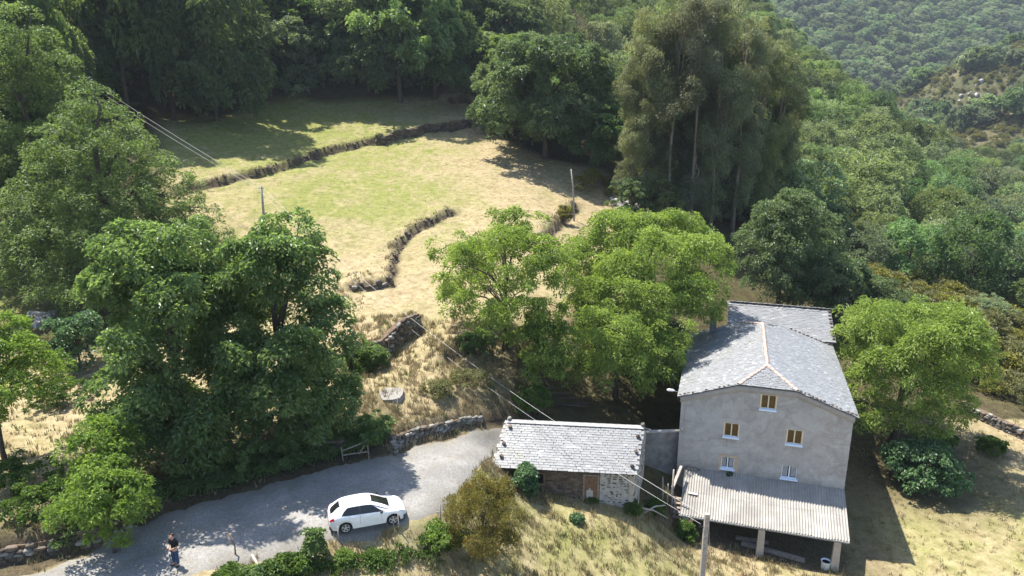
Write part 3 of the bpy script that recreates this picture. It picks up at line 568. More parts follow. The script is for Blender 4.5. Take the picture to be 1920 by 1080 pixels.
# cornice under the front verge
b = MB(); prof = [(-0.06, EZ), (4.0, EZ + 1.42), (8.05, EZ + 1.42), (12.06, EZ)]
for (xa, za), (xb, zb) in zip(prof[:-1], prof[1:]):
    vv = []
    for x, z in ((xa, za), (xb, zb)):
        for y, dz in ((-0.20, 0.05), (-0.20, -0.20), (-0.08, -0.42), (0.02, -0.42), (0.02, 0.05)): vv.append((x, y, z + dz))
    b.raw(vv, [(i, (i + 1) % 5, 5 + (i + 1) % 5, 5 + i) for i in range(5)])
    b.raw(vv[:5], [(0, 1, 2, 3, 4)]); b.raw(vv[5:], [(4, 3, 2, 1, 0)])
b.build('cornice', M['cornice'], house)
for x in (-0.08, 12.0):
    b = MB(); b.box(x, x + 0.08, 0.03, HLEN, EZ - 0.35, EZ + 0.02); b.build('eaves_band', M['cornice'], house)
# windows
for k, (x0, x1, z0, z1) in enumerate(wins):
    up = k < 3; fm = M['cream'] if up else M['white_frame']
    b = MB(); t = 0.06; y0, y1 = 0.09, 0.15; mx = (x0 + x1) / 2
    b.box(x0, x0 + t, y0, y1, z0, z1); b.box(x1 - t, x1, y0, y1, z0, z1)
    b.box(x0 + t, x1 - t, y0, y1, z1 - t, z1); b.box(x0 + t, x1 - t, y0, y1, z0, z0 + t)
    b.box(mx - 0.045, mx + 0.045, y0 - 0.012, y1 - 0.002, z0 + t, z1 - t)
    fr = b.build('window', fm, house)
    if k == 0: fr['label'] = 'cream framed attic window with brown slats behind the panes'
    if up:                                    # jamb boards on the outside, cream
        b = MB(); b.box(x0 - 0.05, x0 + 0.02, -0.018, 0.06, z0, z1 + 0.03); b.build('jamb', fm, fr)
        b = MB(); b.box(x1 - 0.02, x1 + 0.05, -0.018, 0.06, z0, z1 + 0.03); b.build('jamb', fm, fr)
    for xa, xb in ((x0 + t, mx - 0.055), (mx + 0.055, x1 - t)):
        b = MB(); b.box(xa, xb, 0.115, 0.121, z0 + t, z1 - t); b.build('pane', M['pane'], fr)
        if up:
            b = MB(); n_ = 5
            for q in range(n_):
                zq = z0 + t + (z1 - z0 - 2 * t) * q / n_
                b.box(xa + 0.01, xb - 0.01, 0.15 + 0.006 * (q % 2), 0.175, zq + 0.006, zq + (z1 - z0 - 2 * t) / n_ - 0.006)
            b.build('brown_slat', M['brown_slat'], fr)  # brown slats set just behind the glass
        else:
            b = MB(); n_ = 9; wv = (xb - xa) * 0.86
            xs0 = xa if xa < mx - 0.1 else xb - wv
            for q in range(n_):
                xq, xr = xs0 + wv * q / n_, xs0 + wv * (q + 1) / n_; yq, yr = (0.18, 0.23) if q % 2 else (0.23, 0.18)
                b.poly([(xq, yq, z0 + t), (xr, yr, z0 + t), (xr, yr, z1 - t), (xq, yq, z1 - t)])
            b.build('curtain', M['curtain'], fr)
    b = MB(); b.box(x0 - 0.03, x1 + 0.03, 0.4, 0.42, z0 - 0.05, z1 + 0.05); b.build('dark_room', M['inside'], fr)
    b = MB(); b.raw([(x0 - 0.09, -0.11, z0 - 0.14), (x1 + 0.09, -0.11, z0 - 0.14), (x1 + 0.09, 0.09, z0 - 0.14), (x0 - 0.09, 0.09, z0 - 0.14),
                     (x0 - 0.09, -0.11, z0 - 0.02), (x1 + 0.09, -0.11, z0 - 0.02), (x1 + 0.09, 0.09, z0 + 0.03), (x0 - 0.09, 0.09, z0 + 0.03)],
                    [(0, 3, 2, 1), (4, 5, 6, 7), (0, 1, 5, 4), (1, 2, 6, 5), (2, 3, 7, 6), (3, 0, 4, 7)])
    b.build('window_sill', M['sill'], house)
    if k == 3:
        b = MB(); g = 0.2
        for q in ((x0 - g, x0 - 0.004, z0 - g, z1 + g), (x1 + 0.004, x1 + g + 0.08, z0 - g, z1 + g), (x0 - 0.004, x1 + 0.004, z1 + 0.004, z1 + g), (x0 - 0.004, x1 + 0.004, z0 - g, z0 - 0.145)):
            b.box(q[0], q[1], -0.014, 0.004, q[2], q[3])
        b.build('window_surround', M['tan'], house)
# roof: two slopes, small hips over both gables
RX0, RX1, RZ0 = -0.28, 12.28, EZ + 0.10
RXM, RZM = 6.03, EZ + 2.32
yf, yb, hf, hb = -0.28, HLEN + 0.2, 2.5, HLEN - 1.9
sl = (RZM - RZ0) / (RXM - RX0)
HXL, HXR = 4.0, 8.06                       # where the hips meet the front edge
hz = RZ0 + (HXL - RX0) * sl
roof = MB()
A_ = (RX0, yf, RZ0); B_ = (HXL, yf, hz); C_ = (RXM, hf, RZM); D_ = (RXM, hb, RZM); E_ = (HXL, yb, hz); F_ = (RX0, yb, RZ0)
A2, B2, E2, F2_ = (RX1, yf, RZ0), (HXR, yf, hz), (HXR, yb, hz), (RX1, yb, RZ0)
roof.poly([A_, B_, C_, D_, E_, F_]); roof.poly([B2, A2, F2_, E2, D_, C_]); roof.poly([B_, B2, C_]); roof.poly([E2, E_, D_])
dn = 0.09
lowv = [tuple((p[0], p[1], p[2] - dn)) for p in (A_, B_, B2, A2, F2_, E2, E_, F_)]
topv = [A_, B_, B2, A2, F2_, E2, E_, F_]
for i in range(8):
    j = (i + 1) % 8; roof.poly([topv[i], lowv[i], lowv[j], topv[j]])
roof.poly([lowv[i] for i in range(8)])
roof_o = roof.build('roof', M['roof_base'], house)
uL = Vector((0, -1, 0)); vL = (Vector((RXM, 0, RZM)) - Vector((RX0, 0, RZ0))).normalized()
slopeL = (Vector((RXM, 0, RZM)) - Vector((RX0, 0, RZ0))).length
kx = (RXM - RX0) / slopeL
def in_left(a, bb):                        # a runs from the back edge to the front edge
    y = yb - a; x = RX0 + bb * kx
    if not (yf + 0.02 < y < yb - 0.02 and bb < slopeL): return False
    if x > HXL:
        f = (x - HXL) / (RXM - HXL)
        if y < yf + f * (hf - yf) - 0.03 or y > yb - f * (yb - hb) + 0.03: return False
    return True
lay_slates(roof_o, HMW, (RX0, yb, RZ0), uL, vL, yb - yf, slopeL, in_left, 0.30, 0.20, M['slate'], 31, 130)
uR = Vector((0, 1, 0)); vR = Vector((-vL.x, 0, vL.z))
def in_right(a, bb): return in_left(yb - (yf + a), bb)
lay_slates(roof_o, HMW, (RX1, yf, RZ0), uR, vR, yb - yf, slopeL, in_right, 0.30, 0.20, M['slate'], 32, 130)
hipn = (Vector(C_) - Vector(((HXL + HXR) / 2, yf, hz))); hl = hipn.length
def in_hip(a, bb):
    f = bb / hl; return 0 <= f < 1 and (HXR - HXL) / 2 * f + 0.02 < a < (HXR - HXL) * (1 - f / 2) - 0.02
lay_slates(roof_o, HMW, (HXL, yf, hz), (1, 0, 0), hipn, HXR - HXL, hl, in_hip, 0.34, 0.22, M['shed_slate'], 33, 140)
hipb = (Vector(D_) - Vector(((HXL + HXR) / 2, yb, hz)))
lay_slates(roof_o, HMW, (HXR, yb, hz), (-1, 0, 0), hipb, HXR - HXL, hipb.length, lambda a, bb: 0 <= bb / hipb.length < 1 and (HXR - HXL) / 2 * bb / hipb.length < a < (HXR - HXL) * (1 - bb / hipb.length / 2), 0.34, 0.22, M['slate'], 34, 0)
# terracotta ridge and hip tiles
def half_tile(L, rad, seed):
    b = MB(); r = random.Random(seed); n = 7
    for s_, rr_ in ((0, rad), (1, rad * 0.86)):
        for k in range(n):
            a = PI * k / (n - 1); b.v.append((math.cos(a) * rr_, s_ * L, math.sin(a) * rr_ * 0.75))
        for k in range(n):
            a = PI * k / (n - 1); b.v.append((math.cos(a) * rr_ * 0.84, s_ * L, math.sin(a) * rr_ * 0.60))
    q = 2 * n
    for k in range(n - 1):
        for f in ((k, k + 1, q + k + 1, q + k), (n + k + 1, n + k, q + n + k, q + n + k + 1), (k + 1, k, n + k, n + k + 1), (q + k, q + k + 1, q + n + k + 1, q + n + k)):
            b.f.append(f); b.m.append(0)
    m_ = b.mesh('ridge_tile', False); m_.materials.append(M['tile']); return m_
tm = [half_tile(0.46, 0.15, k) for k in range(2)]
def tile_run(p, q, step=0.40):
    p, q = Vector(p), Vector(q); d = (q - p); L = d.length; d.normalize(); n = int(L / step)
    side = d.cross(Vector((0, 0, 1))).normalized(); up = side.cross(d)
    rot = Matrix((side, d, up)).transposed().to_4x4()
    for i in range(n):
        o = share('ridge_tile', tm[i % 2], roof_o)
        o.matrix_local = Matrix.Translation(p + d * (i * L / n + random.uniform(-.02, .02)) + Vector((0, 0, 0.015 + random.uniform(0, 0.015)))) @ rot @ Matrix.Rotation(random.uniform(-.05, .05), 4, 'Z') @ Matrix.Rotation(random.uniform(-.05, .05), 4, 'Y')
tile_run(C_, D_); tile_run(B_, C_); tile_run(B2, C_); tile_run(E_, D_, .42)
# weighting stones along the verges
def stone_mesh(seed, n=1, mat=None, flat=0.62):
    r = random.Random(seed); bm = bmesh.new(); bmesh.ops.create_cube(bm, size=1.0)
    for v in bm.verts: v.co = Vector((v.co.x * r.uniform(.7, 1.1), v.co.y * r.uniform(.7, 1.1), v.co.z * r.uniform(.7, 1.1)))
    bmesh.ops.bevel(bm, geom=list(bm.edges), offset=0.17, segments=1, affect='EDGES')
    for v in bm.verts: v.co += Vector((r.uniform(-.06, .06), r.uniform(-.06, .06), r.uniform(-.06, .06)))
    me = bpy.data.meshes.new('stone'); bm.to_mesh(me); bm.free()
    if mat: me.materials.append(mat)
    return me
ST = {k: [stone_mesh(50 + i + 10 * j, mat=M[k]) for i in range(6)] for j, k in enumerate(('stone', 'dark_stone', 'rock'))}
def in_front_edge(x): return RZ0 + min(x - RX0, RX1 - x) * sl
for x in list(np.arange(-0.1, 3.9, 0.31)) + list(np.arange(8.3, 12.2, 0.27)):
    if random.random() < 0.25: continue
    share('verge_stone', random.choice(ST['dark_stone']), roof_o, (x, yf + 0.14 + random.uniform(-.05, .05), in_front_edge(x) + 0.07), (random.uniform(-.2, .2), 0, random.uniform(0, 3)), (random.uniform(.14, .26), random.uniform(.14, .22), random.uniform(.06, .12)))
for x in np.arange(8.6, 12.2, 0.36):
    share('verge_stone', random.choice(ST['dark_stone']), roof_o, (x, yb - 0.15, in_front_edge(x) + 0.08), (0, 0, random.uniform(0, 3)), (random.uniform(.2, .34), random.uniform(.16, .24), random.uniform(.1, .16)))
# chimney
b = MB(); b.box(1.45, 2.05, 13.6, 14.25, 9.6, 12.45); ch = b.build('chimney', M['dark_concrete'], roof_o)
b = MB(); b.box(1.38, 2.12, 13.53, 14.32, 12.62, 12.70); b.box(1.47, 1.57, 13.62, 13.72, 12.45, 12.62); b.box(1.93, 2.03, 13.62, 13.72, 12.45, 12.62); b.box(1.47, 1.57, 14.13, 14.23, 12.45, 12.62); b.box(1.93, 2.03, 14.13, 14.23, 12.45, 12.62)
b.build('chimney_cap', M['concrete'], roof_o)
# lamp arm at the left eave, pipe and meter box on the facade
b = MB(); b.tube([(-0.05, 1.2, EZ - 0.2), (-0.45, 1.0, EZ - 0.05), (-0.62, 0.95, EZ + 0.02)], 0.025, 6); lo = b.build('street_lamp_arm', M['wire'], house)
b = MB(); b.tube([(-0.60, 0.95, EZ + 0.02), (-0.75, 0.93, EZ + 0.05), (-1.05, 0.9, EZ + 0.06), (-1.18, 0.89, EZ + 0.05)], [0.05, 0.10, 0.11, 0.05], 10); b.build('lamp_head', M['white_metal'], lo)
b = MB(); b.tube([(0.35, -0.03, 9.1), (0.30, -0.03, 7.4)], 0.018, 6); b.build('conduit', M['concrete'], house)
b = MB(); b.box(0.16, 0.42, -0.12, 0.0, 6.75, 7.05); b.build('meter_box', M['concrete'], house)
# porch: corrugated lean-to on three columns
PT0, PT1 = (-0.02, 3.80), (-4.2, 2.18)        # (y, z) top and eave
def porch_pt(x, f, dz=0.0): return (x, PT0[0] + (PT1[0] - PT0[0]) * f, PT0[1] + (PT1[1] - PT0[1]) * f + dz)
porch = MB()
for xx in np.linspace(1.2, 11.6, 9): porch.beam(porch_pt(xx, 0.02, -0.12), porch_pt(xx, 0.97, -0.12), 0.10, 0.14)
for f in (0.06, 0.35, 0.65, 0.92): porch.beam(porch_pt(0.75, f, -0.055), porch_pt(11.85, f, -0.055), 0.07, 0.05)
po = porch.build('porch_roof', M['wood'], house)
cp_, ca = 0.19, 0.045
ns = 10; sw = (11.95 - 0.62) / ns
for row, (f0, f1) in enumerate(((0.50, 1.0), (0.0, 0.535))):
    for i in range(ns):
        x0 = 0.62 + i * sw; x1 = x0 + sw + 0.06; f00 = f0
        if i == 0 and row == 1: f00 = 0.05
        n = 44; vv = []; fj = random.uniform(-.008, .008)
        for f in (f00, f1 + fj):
            for q in range(n + 1):
                x = x0 + (x1 - x0) * q / n
                vv.append(porch_pt(x, f, 0.03 + ca * math.sin(2 * PI * x / cp_) + 0.012 * row + 0.004 * (i % 2)))
        vv += [(x, y, z - 0.008) for x, y, z in vv]
        N = n + 1; fs = []
        for q in range(n): fs += [(N + q, N + q + 1, q + 1, q), (2 * N + q, 2 * N + q + 1, 3 * N + q + 1, 3 * N + q), (q, q + 1, 2 * N + q + 1, 2 * N + q), (N + q + 1, N + q, 3 * N + q, 3 * N + q + 1)]
        bb = MB(); bb.raw(vv, fs); bb.build('corrugated_sheet', M['sheet'], po, smooth=False)
b = MB(); b.beam(porch_pt(0.55, 1.0, -0.06), porch_pt(12.02, 1.0, -0.06), 0.06, 0.10); b.build('gutter', M['concrete'], po)
b = MB()
for i in range(16):
    x = 0.5 + i * 0.75; p = porch_pt(x, 0.985, 0)
b.beam(porch_pt(0.62, 0.955, -0.20), porch_pt(11.9, 0.955, -0.20), 0.14, 0.2); b.build('porch_beam', M['wood'], po)
for x, zb in ((1.05, 0.0), (6.34, -0.5), (11.3, -0.6)):
    b = MB(); w0, w1 = 0.27, 0.22; y = -3.98; zt = 1.98
    b.raw([(x - w0, y - w0 * .8, zb), (x + w0, y - w0 * .8, zb), (x + w0, y + w0 * .8, zb), (x - w0, y + w0 * .8, zb), (x - w1, y - w1 * .8, zt), (x + w1, y - w1 * .8, zt), (x + w1, y + w1 * .8, zt), (x - w1, y + w1 * .8, zt)],
          [(0, 3, 2, 1), (4, 5, 6, 7), (0, 1, 5, 4), (1, 2, 6, 5), (2, 3, 7, 6), (3, 0, 4, 7)]); b.build('porch_column', M['column'], house)
# bits on the porch roof
def on_house(x, y, z): return tuple(HMW @ Vector((x, y, z)))
def put(name, b, mats, label, cat, smooth=False, group=None, house_frame=True):
    """a loose thing built in the house frame; its base becomes the origin"""
    o = b.build(name, mats, smooth=smooth)
    if house_frame: o.matrix_world = HMW
    return tag(o, label, cat, group)
b = MB(); b.beam(porch_pt(0.8, 0.04, 0.13), porch_pt(1.5, 0.04, 0.13), 0.26, 0.12); put('plank', b, M['wood'], 'short thick plank lying on the porch roof against the wall', 'plank')
b = MB(); b.beam(porch_pt(1.05, 0.56, 0.11), porch_pt(1.75, 0.57, 0.11), 0.24, 0.05); put('plank', b, M['pale_wood'], 'flat pale board lying on the middle of the corrugated porch roof', 'plank')
for x, f, sz in ((4.1, .03, .32), (4.9, .05, .22), (9.3, .10, .24), (10.1, .05, .3), (2.9, .20, .16)):
    pass
mo = thing('moss_clump', 'dark round moss clump on the porch roof at the wall', 'moss', on_house(*porch_pt(3.95, 0.045, 0.0)))
o = share('moss_cushion', stone_mesh(301, mat=M['vine_ivy']), mo, (0, 0, 0.12), (0, 0, .4), (.5, .36, .3))
b = MB(); b.tube([porch_pt(1.75, 0.03, 0), porch_pt(1.68, 0.02, 1.1)], 0.012, 5)
for q in range(5): b.tube([porch_pt(1.5 + .02 * q, 0.02, 0.55 + .1 * q), porch_pt(1.9 - .02 * q, 0.02, 0.6 + .1 * q)], 0.007, 4)
put('aerial', b, M['wire'], 'thin television aerial above the left end of the porch roof', 'aerial')
# annex behind the house
AH = thing('slate_annex', 'low slate roofed annex adjoining the back of the farmhouse', 'outbuilding', (*hloc(3.2, 15.2), HZ), -HT)
AMW = Matrix.Translation((*hloc(3.2, 15.2), HZ)) @ Matrix.Rotation(-HT, 4, 'Z')
AW, AD, AZ0, AZ1 = 9.2, 5.6, 10.1, 11.45
b = MB(); b.box(0.1, AW - 0.1, 0.1, AD - 0.1, 3.0, AZ0 - 0.05)
b.raw([(0.1, 0.1, AZ0 - .05), (AW - .1, 0.1, AZ0 - .05), (AW - .1, AD - .1, AZ0 - .05), (0.1, AD - .1, AZ0 - .05), (0.1, AD - .1, AZ1 - .1), (AW - .1, AD - .1, AZ1 - .1)], [(0, 3, 4), (1, 5, 2), (2, 5, 4, 3), (0, 4, 5, 1)])
b.build('wall', M['plaster'], AH)
b = MB(); b.raw([(-.15, -.1, AZ0), (AW + .15, -.1, AZ0), (AW + .15, AD, AZ1), (-.15, AD, AZ1), (-.15, -.1, AZ0 - .08), (AW + .15, -.1, AZ0 - .08), (AW + .15, AD, AZ1 - .08), (-.15, AD, AZ1 - .08)],
                [(0, 1, 2, 3), (7, 6, 5, 4), (0, 4, 5, 1), (1, 5, 6, 2), (2, 6, 7, 3), (3, 7, 4, 0)])
ar = b.build('roof', M['roof_base'], AH)
av = Vector((0, AD + .1, AZ1 - AZ0)); 
lay_slates(ar, AMW, (-.15, -.1, AZ0), (1, 0, 0), av, AW + .3, av.length, lambda a, q: 0.1 < a < AW + .2 and q < av.length - .1, 0.42, 0.27, M['shed_slate'], 36, 200)
rs = plank_tile('ridge_slate', 0.42, 0.62, 0.035, 0.03, 77); rs.materials.append(M['shed_slate'])
for i in range(24):
    for q in (0, 1):
        share('ridge_slate', rs, ar, (-.1 + i * .40 + q * .2, AD + (.08 if q else -.16), AZ1 + 0.05 + .07 * q + random.uniform(0, .03)), (0.35 if q == 0 else -0.45, random.uniform(-.12, .12), random.uniform(-.15, .15)))
for i in range(9):
    share('verge_stone', random.choice(ST['dark_stone']), ar, (random.uniform(0.3, AW - .3), AD - .1, AZ1 + .16), (0, 0, random.uniform(0, 3)), (.34, .28, .22))
for i in range(8):
    f = (i + .5) / 8; share('verge_stone', random.choice(ST['dark_stone']), ar, (AW - .05, f * AD, AZ0 + f * (AZ1 - AZ0) + .1), (0, 0, random.uniform(0, 3)), (random.uniform(.25, .4), random.uniform(.2, .3), .16))

# ---------------------------------------------------------------- shed beside the lane
SA = R(-6.0); SL, SWD = 9.75, 6.4
SU = np.array([math.cos(SA), math.sin(SA)]); SN = np.array([-math.sin(SA), math.cos(SA)])
S0 = np.array([-1.35, 44.35])               # front left corner of the roof edge
SZ = -6.6                                   # base
shed = thing('stone_shed', 'low stone shed with a pale slate roof between lane and farmhouse', 'shed', (S0[0], S0[1], SZ), SA)
SMW = Matrix.Translation((S0[0], S0[1], SZ)) @ Matrix.Rotation(SA, 4, 'Z')
SEZ, SRZ, SRY = 4.1, 5.95, 3.35             # eave and ridge height over the base, ridge depth
x0, x1, y0, y1 = 0.3, SL - 0.12, 0.3, SWD - 0.3
def shed_top(y): return SEZ - 0.08 + (min(y, 2 * SRY - y)) * (SRZ - SEZ) / SRY
XM = 7.35                                   # whitewashed part starts right of the door
b = MB()
b.raw([(x0, y0, 0), (XM, y0, 0), (XM, y0, shed_top(y0)), (x0, y0, shed_top(y0))], [(0, 1, 2, 3)], 0)
b.raw([(XM, y0, 0), (x1, y0, 0), (x1, y0, shed_top(y0)), (XM, y0, shed_top(y0))], [(0, 1, 2, 3)], 1)
b.raw([(x1, y0, 0), (x1, y1, 0), (x1, y1, shed_top(y1)), (x1, SRY, SRZ - .08), (x1, y0, shed_top(y0))], [(0, 1, 2, 3, 4)], 1)
b.raw([(x0, y0, 0), (x0, y1, 0), (x0, y1, shed_top(y1)), (x0, SRY, SRZ - .08), (x0, y0, shed_top(y0))], [(4, 3, 2, 1, 0)], 0)
b.raw([(x0, y1, 0), (x1, y1, 0), (x1, y1, shed_top(y1)), (x0, y1, shed_top(y1))], [(3, 2, 1, 0)], 0)
sw_o = b.build('wall', [M['mud_mortar'], M['lime']], shed)
# stones laid in the walls
def lay_wall_stones(parent, p0, du, length, z0, ztop, nrm, mats, dens=1.0, hole=None, hs=(0.09, 0.2), ls=(0.2, 0.55), proud=0.03):
    u = Vector(du).normalized(); n = Vector(nrm).normalized(); z = z0; cnt = 0; ang = math.atan2(u.y, u.x)
    while z < 9:
        h = random.uniform(*hs); a = random.uniform(-.2, 0); any_ = False
        while a < length:
            l = random.uniform(*ls); ca_ = a + l / 2
            if 0.05 < ca_ < length - .05 and z + h < ztop(ca_):
                any_ = True
                if (hole is None or not hole(ca_, z + h / 2)) and random.random() < dens:
                    p = Vector(p0) + u * ca_ + n * (proud - 0.10) + Vector((0, 0, z + h / 2))
                    share('stone', random.choice(ST[mats(ca_)]), parent, p, (random.uniform(-.06, .06), random.uniform(-.06, .06), ang + random.uniform(-.05, .05)), (l * .98, 0.24, h * 1.02)); cnt += 1
            a += l + 0.015
        z += h + 0.012
        if not any_ and z > 2: break
    return cnt
DX0, DX1, DZ0, DZ1 = 6.3, 7.2, 1.75, 3.62
WX0, WX1, WZ0, WZ1 = 2.3, 3.55, 2.75, 3.65
lay_wall_stones(sw_o, (x0, y0, 0), (1, 0, 0), XM - x0, 1.7, lambda a: SEZ - .05, (0, -1, 0), lambda a: 'dark_stone', 0.9,
                lambda a, z: (DX0 - x0 - .15 < a < DX1 - x0 + .15 and DZ0 - .3 < z < DZ1 + .12) or (WX0 - x0 - .15 < a < WX1 - x0 + .15 and WZ0 - .1 < z < WZ1 + .12), (0.12, 0.22), (0.28, 0.62))
lay_wall_stones(sw_o, (XM, y0, 0), (1, 0, 0), x1 - XM, 1.0, lambda a: SEZ - .12, (0, -1, 0), lambda a: 'stone' if random.random() < .6 else 'dark_stone', 0.62, None, (0.10, 0.18), (0.18, 0.5), 0.005)
lay_wall_stones(sw_o, (x1, y0, 0), (0, 1, 0), y1 - y0, 1.6, lambda a: shed_top(y0 + a) - .05, (1, 0, 0), lambda a: 'stone', 0.45, None, (0.12, 0.2), (0.25, 0.6), 0.005)
b = MB(); b.box(x1 - .28, x1 + .02, y0 - .05, y0 + .3, 0, SEZ - .1); b.build('corner_pier', M['column'], shed)
b = MB(); b.box(.9, x1 + .02, y0 - .09, y0 + .02, SEZ - .22, SEZ - .05); b.build('wall_plate', M['pale_wood'], shed)
# door of boards
df = MB(); df.box(DX0 - .1, DX0, y0 - .07, y0 + .04, DZ0, DZ1 + .1); df.box(DX1, DX1 + .1, y0 - .07, y0 + .04, DZ0, DZ1 + .1); df.box(DX0, DX1, y0 - .07, y0 + .04, DZ1, DZ1 + .1)
dr = df.build('door', M['wood'], shed)
for i in range(6):
    w_ = (DX1 - DX0) / 6; b = MB(); lowz = DZ0 + (0.0 if i % 2 else .04)
    b.box(DX0 + i * w_ + .008, DX0 + (i + 1) * w_ - .008, y0 - .055 - .006 * (i % 2), y0 - .02, lowz + (0.72 if 1 <= i <= 3 else 0), DZ1 - .01); b.build('board', M['door_wood'], dr)
for i in (1, 2, 3):
    w_ = (DX1 - DX0) / 6; b = MB(); b.box(DX0 + i * w_ + .008, DX0 + (i + 1) * w_ - .008, y0 - .07, y0 - .03, DZ0, DZ0 + .9 - .12 * (i % 2)); o = b.build('board', M['pale_wood'], dr)
b = MB()
b.box(WX0, WX0 + .08, y0 - .06, y0 + .02, WZ0, WZ1); b.box(WX1 - .08, WX1, y0 - .06, y0 + .02, WZ0, WZ1); b.box(WX0 + .08, WX1 - .08, y0 - .06, y0 + .02, WZ1 - .08, WZ1); b.box(WX0 + .08, WX1 - .08, y0 - .06, y0 + .02, WZ0, WZ0 + .08)
b.box((WX0 + WX1) / 2 - .06, (WX0 + WX1) / 2 + .06, y0 - .075, y0 + .02, WZ0 - .05, WZ1 - .08)
wf = b.build('window', M['door_wood'], shed)
b = MB(); b.box(WX0 + .08, WX1 - .08, y0 - .02, y0 - .012, WZ0 + .08, WZ1 - .08); b.build('pane', M['car_glass'], wf)
# shed roof
b = MB()
pr = [(-0.06, SEZ), (SRY, SRZ), (2 * SRY + .1, SEZ)]
for (ya, za), (yb_, zb_) in zip(pr[:-1], pr[1:]):
    b.raw([(0, ya, za), (SL, ya, za), (SL, yb_, zb_), (0, yb_, zb_), (0, ya, za - .07), (SL, ya, za - .07), (SL, yb_, zb_ - .07), (0, yb_, zb_ - .07)],
          [(0, 1, 2, 3), (7, 6, 5, 4), (0, 4, 5, 1), (1, 5, 6, 2), (2, 6, 7, 3), (3, 7, 4, 0)])
sr = b.build('roof', M['roof_base'], shed)
sv = Vector((0, SRY + .06, SRZ - SEZ)); sv2 = Vector((0, -(SRY + .1), SRZ - SEZ))
lay_slates(sr, SMW, (-.03, -.1, SEZ - .02), (1, 0, 0), sv, SL, sv.length, lambda a, q: -.0 < a < SL + .02 and q < sv.length, 0.36, 0.205, M['shed_slate'], 41, 300)
lay_slates(sr, SMW, (SL, 2 * SRY + .12, SEZ - .02), (-1, 0, 0), sv2, SL, sv2.length, lambda a, q: 0 < a < SL and q < sv2.length, 0.36, 0.23, M['slate'], 42, 0)
rc = plank_tile('ridge_slab', 0.62, 0.30, 0.05, 0.012, 78); rc.materials.append(M['concrete'])
for i in range(16):
    share('ridge_slab', rc, sr, (0.3 + i * .61, SRY - .10, SRZ + .045), (0.45, 0, random.uniform(-.02, .02)))
    share('ridge_slab', rc, sr, (0.3 + i * .61, SRY + .13, SRZ + .04), (-0.5, 0, random.uniform(-.02, .02)))
for i, (xq, f) in enumerate(((.35, .84), (.3, .47), (.42, .20), (SL - .25, .76), (SL - .22, .44), (SL - .27, .13))):
    p = Vector((0, -.1, SEZ)) + sv * f
    share('roof_stone', ST['dark_stone'][i], sr, (xq, p.y, p.z + .15), (.5, 0, i * .8), (.24, .28, .24))
for xq in (.12, SL - .05):
    share('roof_stone', ST['stone'][2], sr, (xq, SRY + .05, SRZ + .18), (0, 0, .4), (.32, .34, .26))

# the gables are not square to the front wall: they run parallel to the farmhouse sides
SK = 0.21
def skew(o):
    for c in list(o.children):
        if c.data is not None and c.data.users == 1 and c.matrix_basis.is_identity:
            for v in c.data.vertices: v.co.x += SK * v.co.y
        else: 
            l = c.location; gable = c.name.startswith('stone') and l.x > SL - .35
            c.location = (l.x + SK * l.y, l.y, l.z)
            if gable: c.rotation_euler.z -= math.atan(SK)
        skew(c)
skew(shed)

# ---------------------------------------------------------------- foliage
def unit(n, g): v = g.normal(size=(n, 3)); return v / np.linalg.norm(v, axis=1, keepdims=True)
def norm(v): return v / np.maximum(np.linalg.norm(v, axis=1, keepdims=True), 1e-9)
def lobes_of(W_, H_, low, g, n_sub=12, sub=(0.20, 0.30), top=0.62, cone=0.0, main=0.36, boxy=1.0, zpow=1.0):
    """crown volume: a main ellipsoid with smaller lobes on it; base at z=0, crown from low*H to H"""
    ch = H_ * (1 - low); cz = low * H_ + ch * 0.52
    L = [(0, 0, cz, W_ * main, W_ * main, ch * 0.42)]
    for i in range(n_sub):
        a = 2 * PI * (i + g.uniform(-.35, .35)) * 0.618; e = (-0.85 + 1.83 * g.random() ** zpow) if i > 2 else g.uniform(.5, 1)
        r = W_ * g.uniform(*sub); rr = math.sqrt(max(0, 1 - e * e)); sh = 1 - cone * max(0, e)
        rr = rr ** boxy; x = math.cos(a) * rr * (W_ * 0.5 - r * .75) * 1.12 * sh; y = math.sin(a) * rr * (W_ * 0.5 - r * .75) * 1.12 * sh
        z = cz + e * (ch * 0.5 - r * 0.62)
        z = max(z, low * H_ + r * .6)
        L.append((x, y, z, r, r, r * g.uniform(.62, .9)))
    return np.array(L)
def crown_clumps(L, n, g, zmin=0.0, surf=0.5):
    vol = (L[:, 3] * L[:, 5]); pick = g.choice(len(L), size=n * 3, p=vol / vol.sum())
    d = unit(n * 3, g); k = d[:, 2] < -0.55; d[k, 2] *= -1
    rad = surf + (1 - surf) * g.random(n * 3) ** 0.6
    P = L[pick, :3] + d * rad[:, None] * L[pick, 3:6]
    depth = np.full(len(P), 9.0)
    for l in L: depth = np.minimum(depth, np.sqrt((((P - l[:3]) / l[3:6]) ** 2).sum(1)))
    ok = (depth > 0.42) & (P[:, 2] > zmin)
    P, d = P[ok][:n], d[ok][:n]
    return P, d
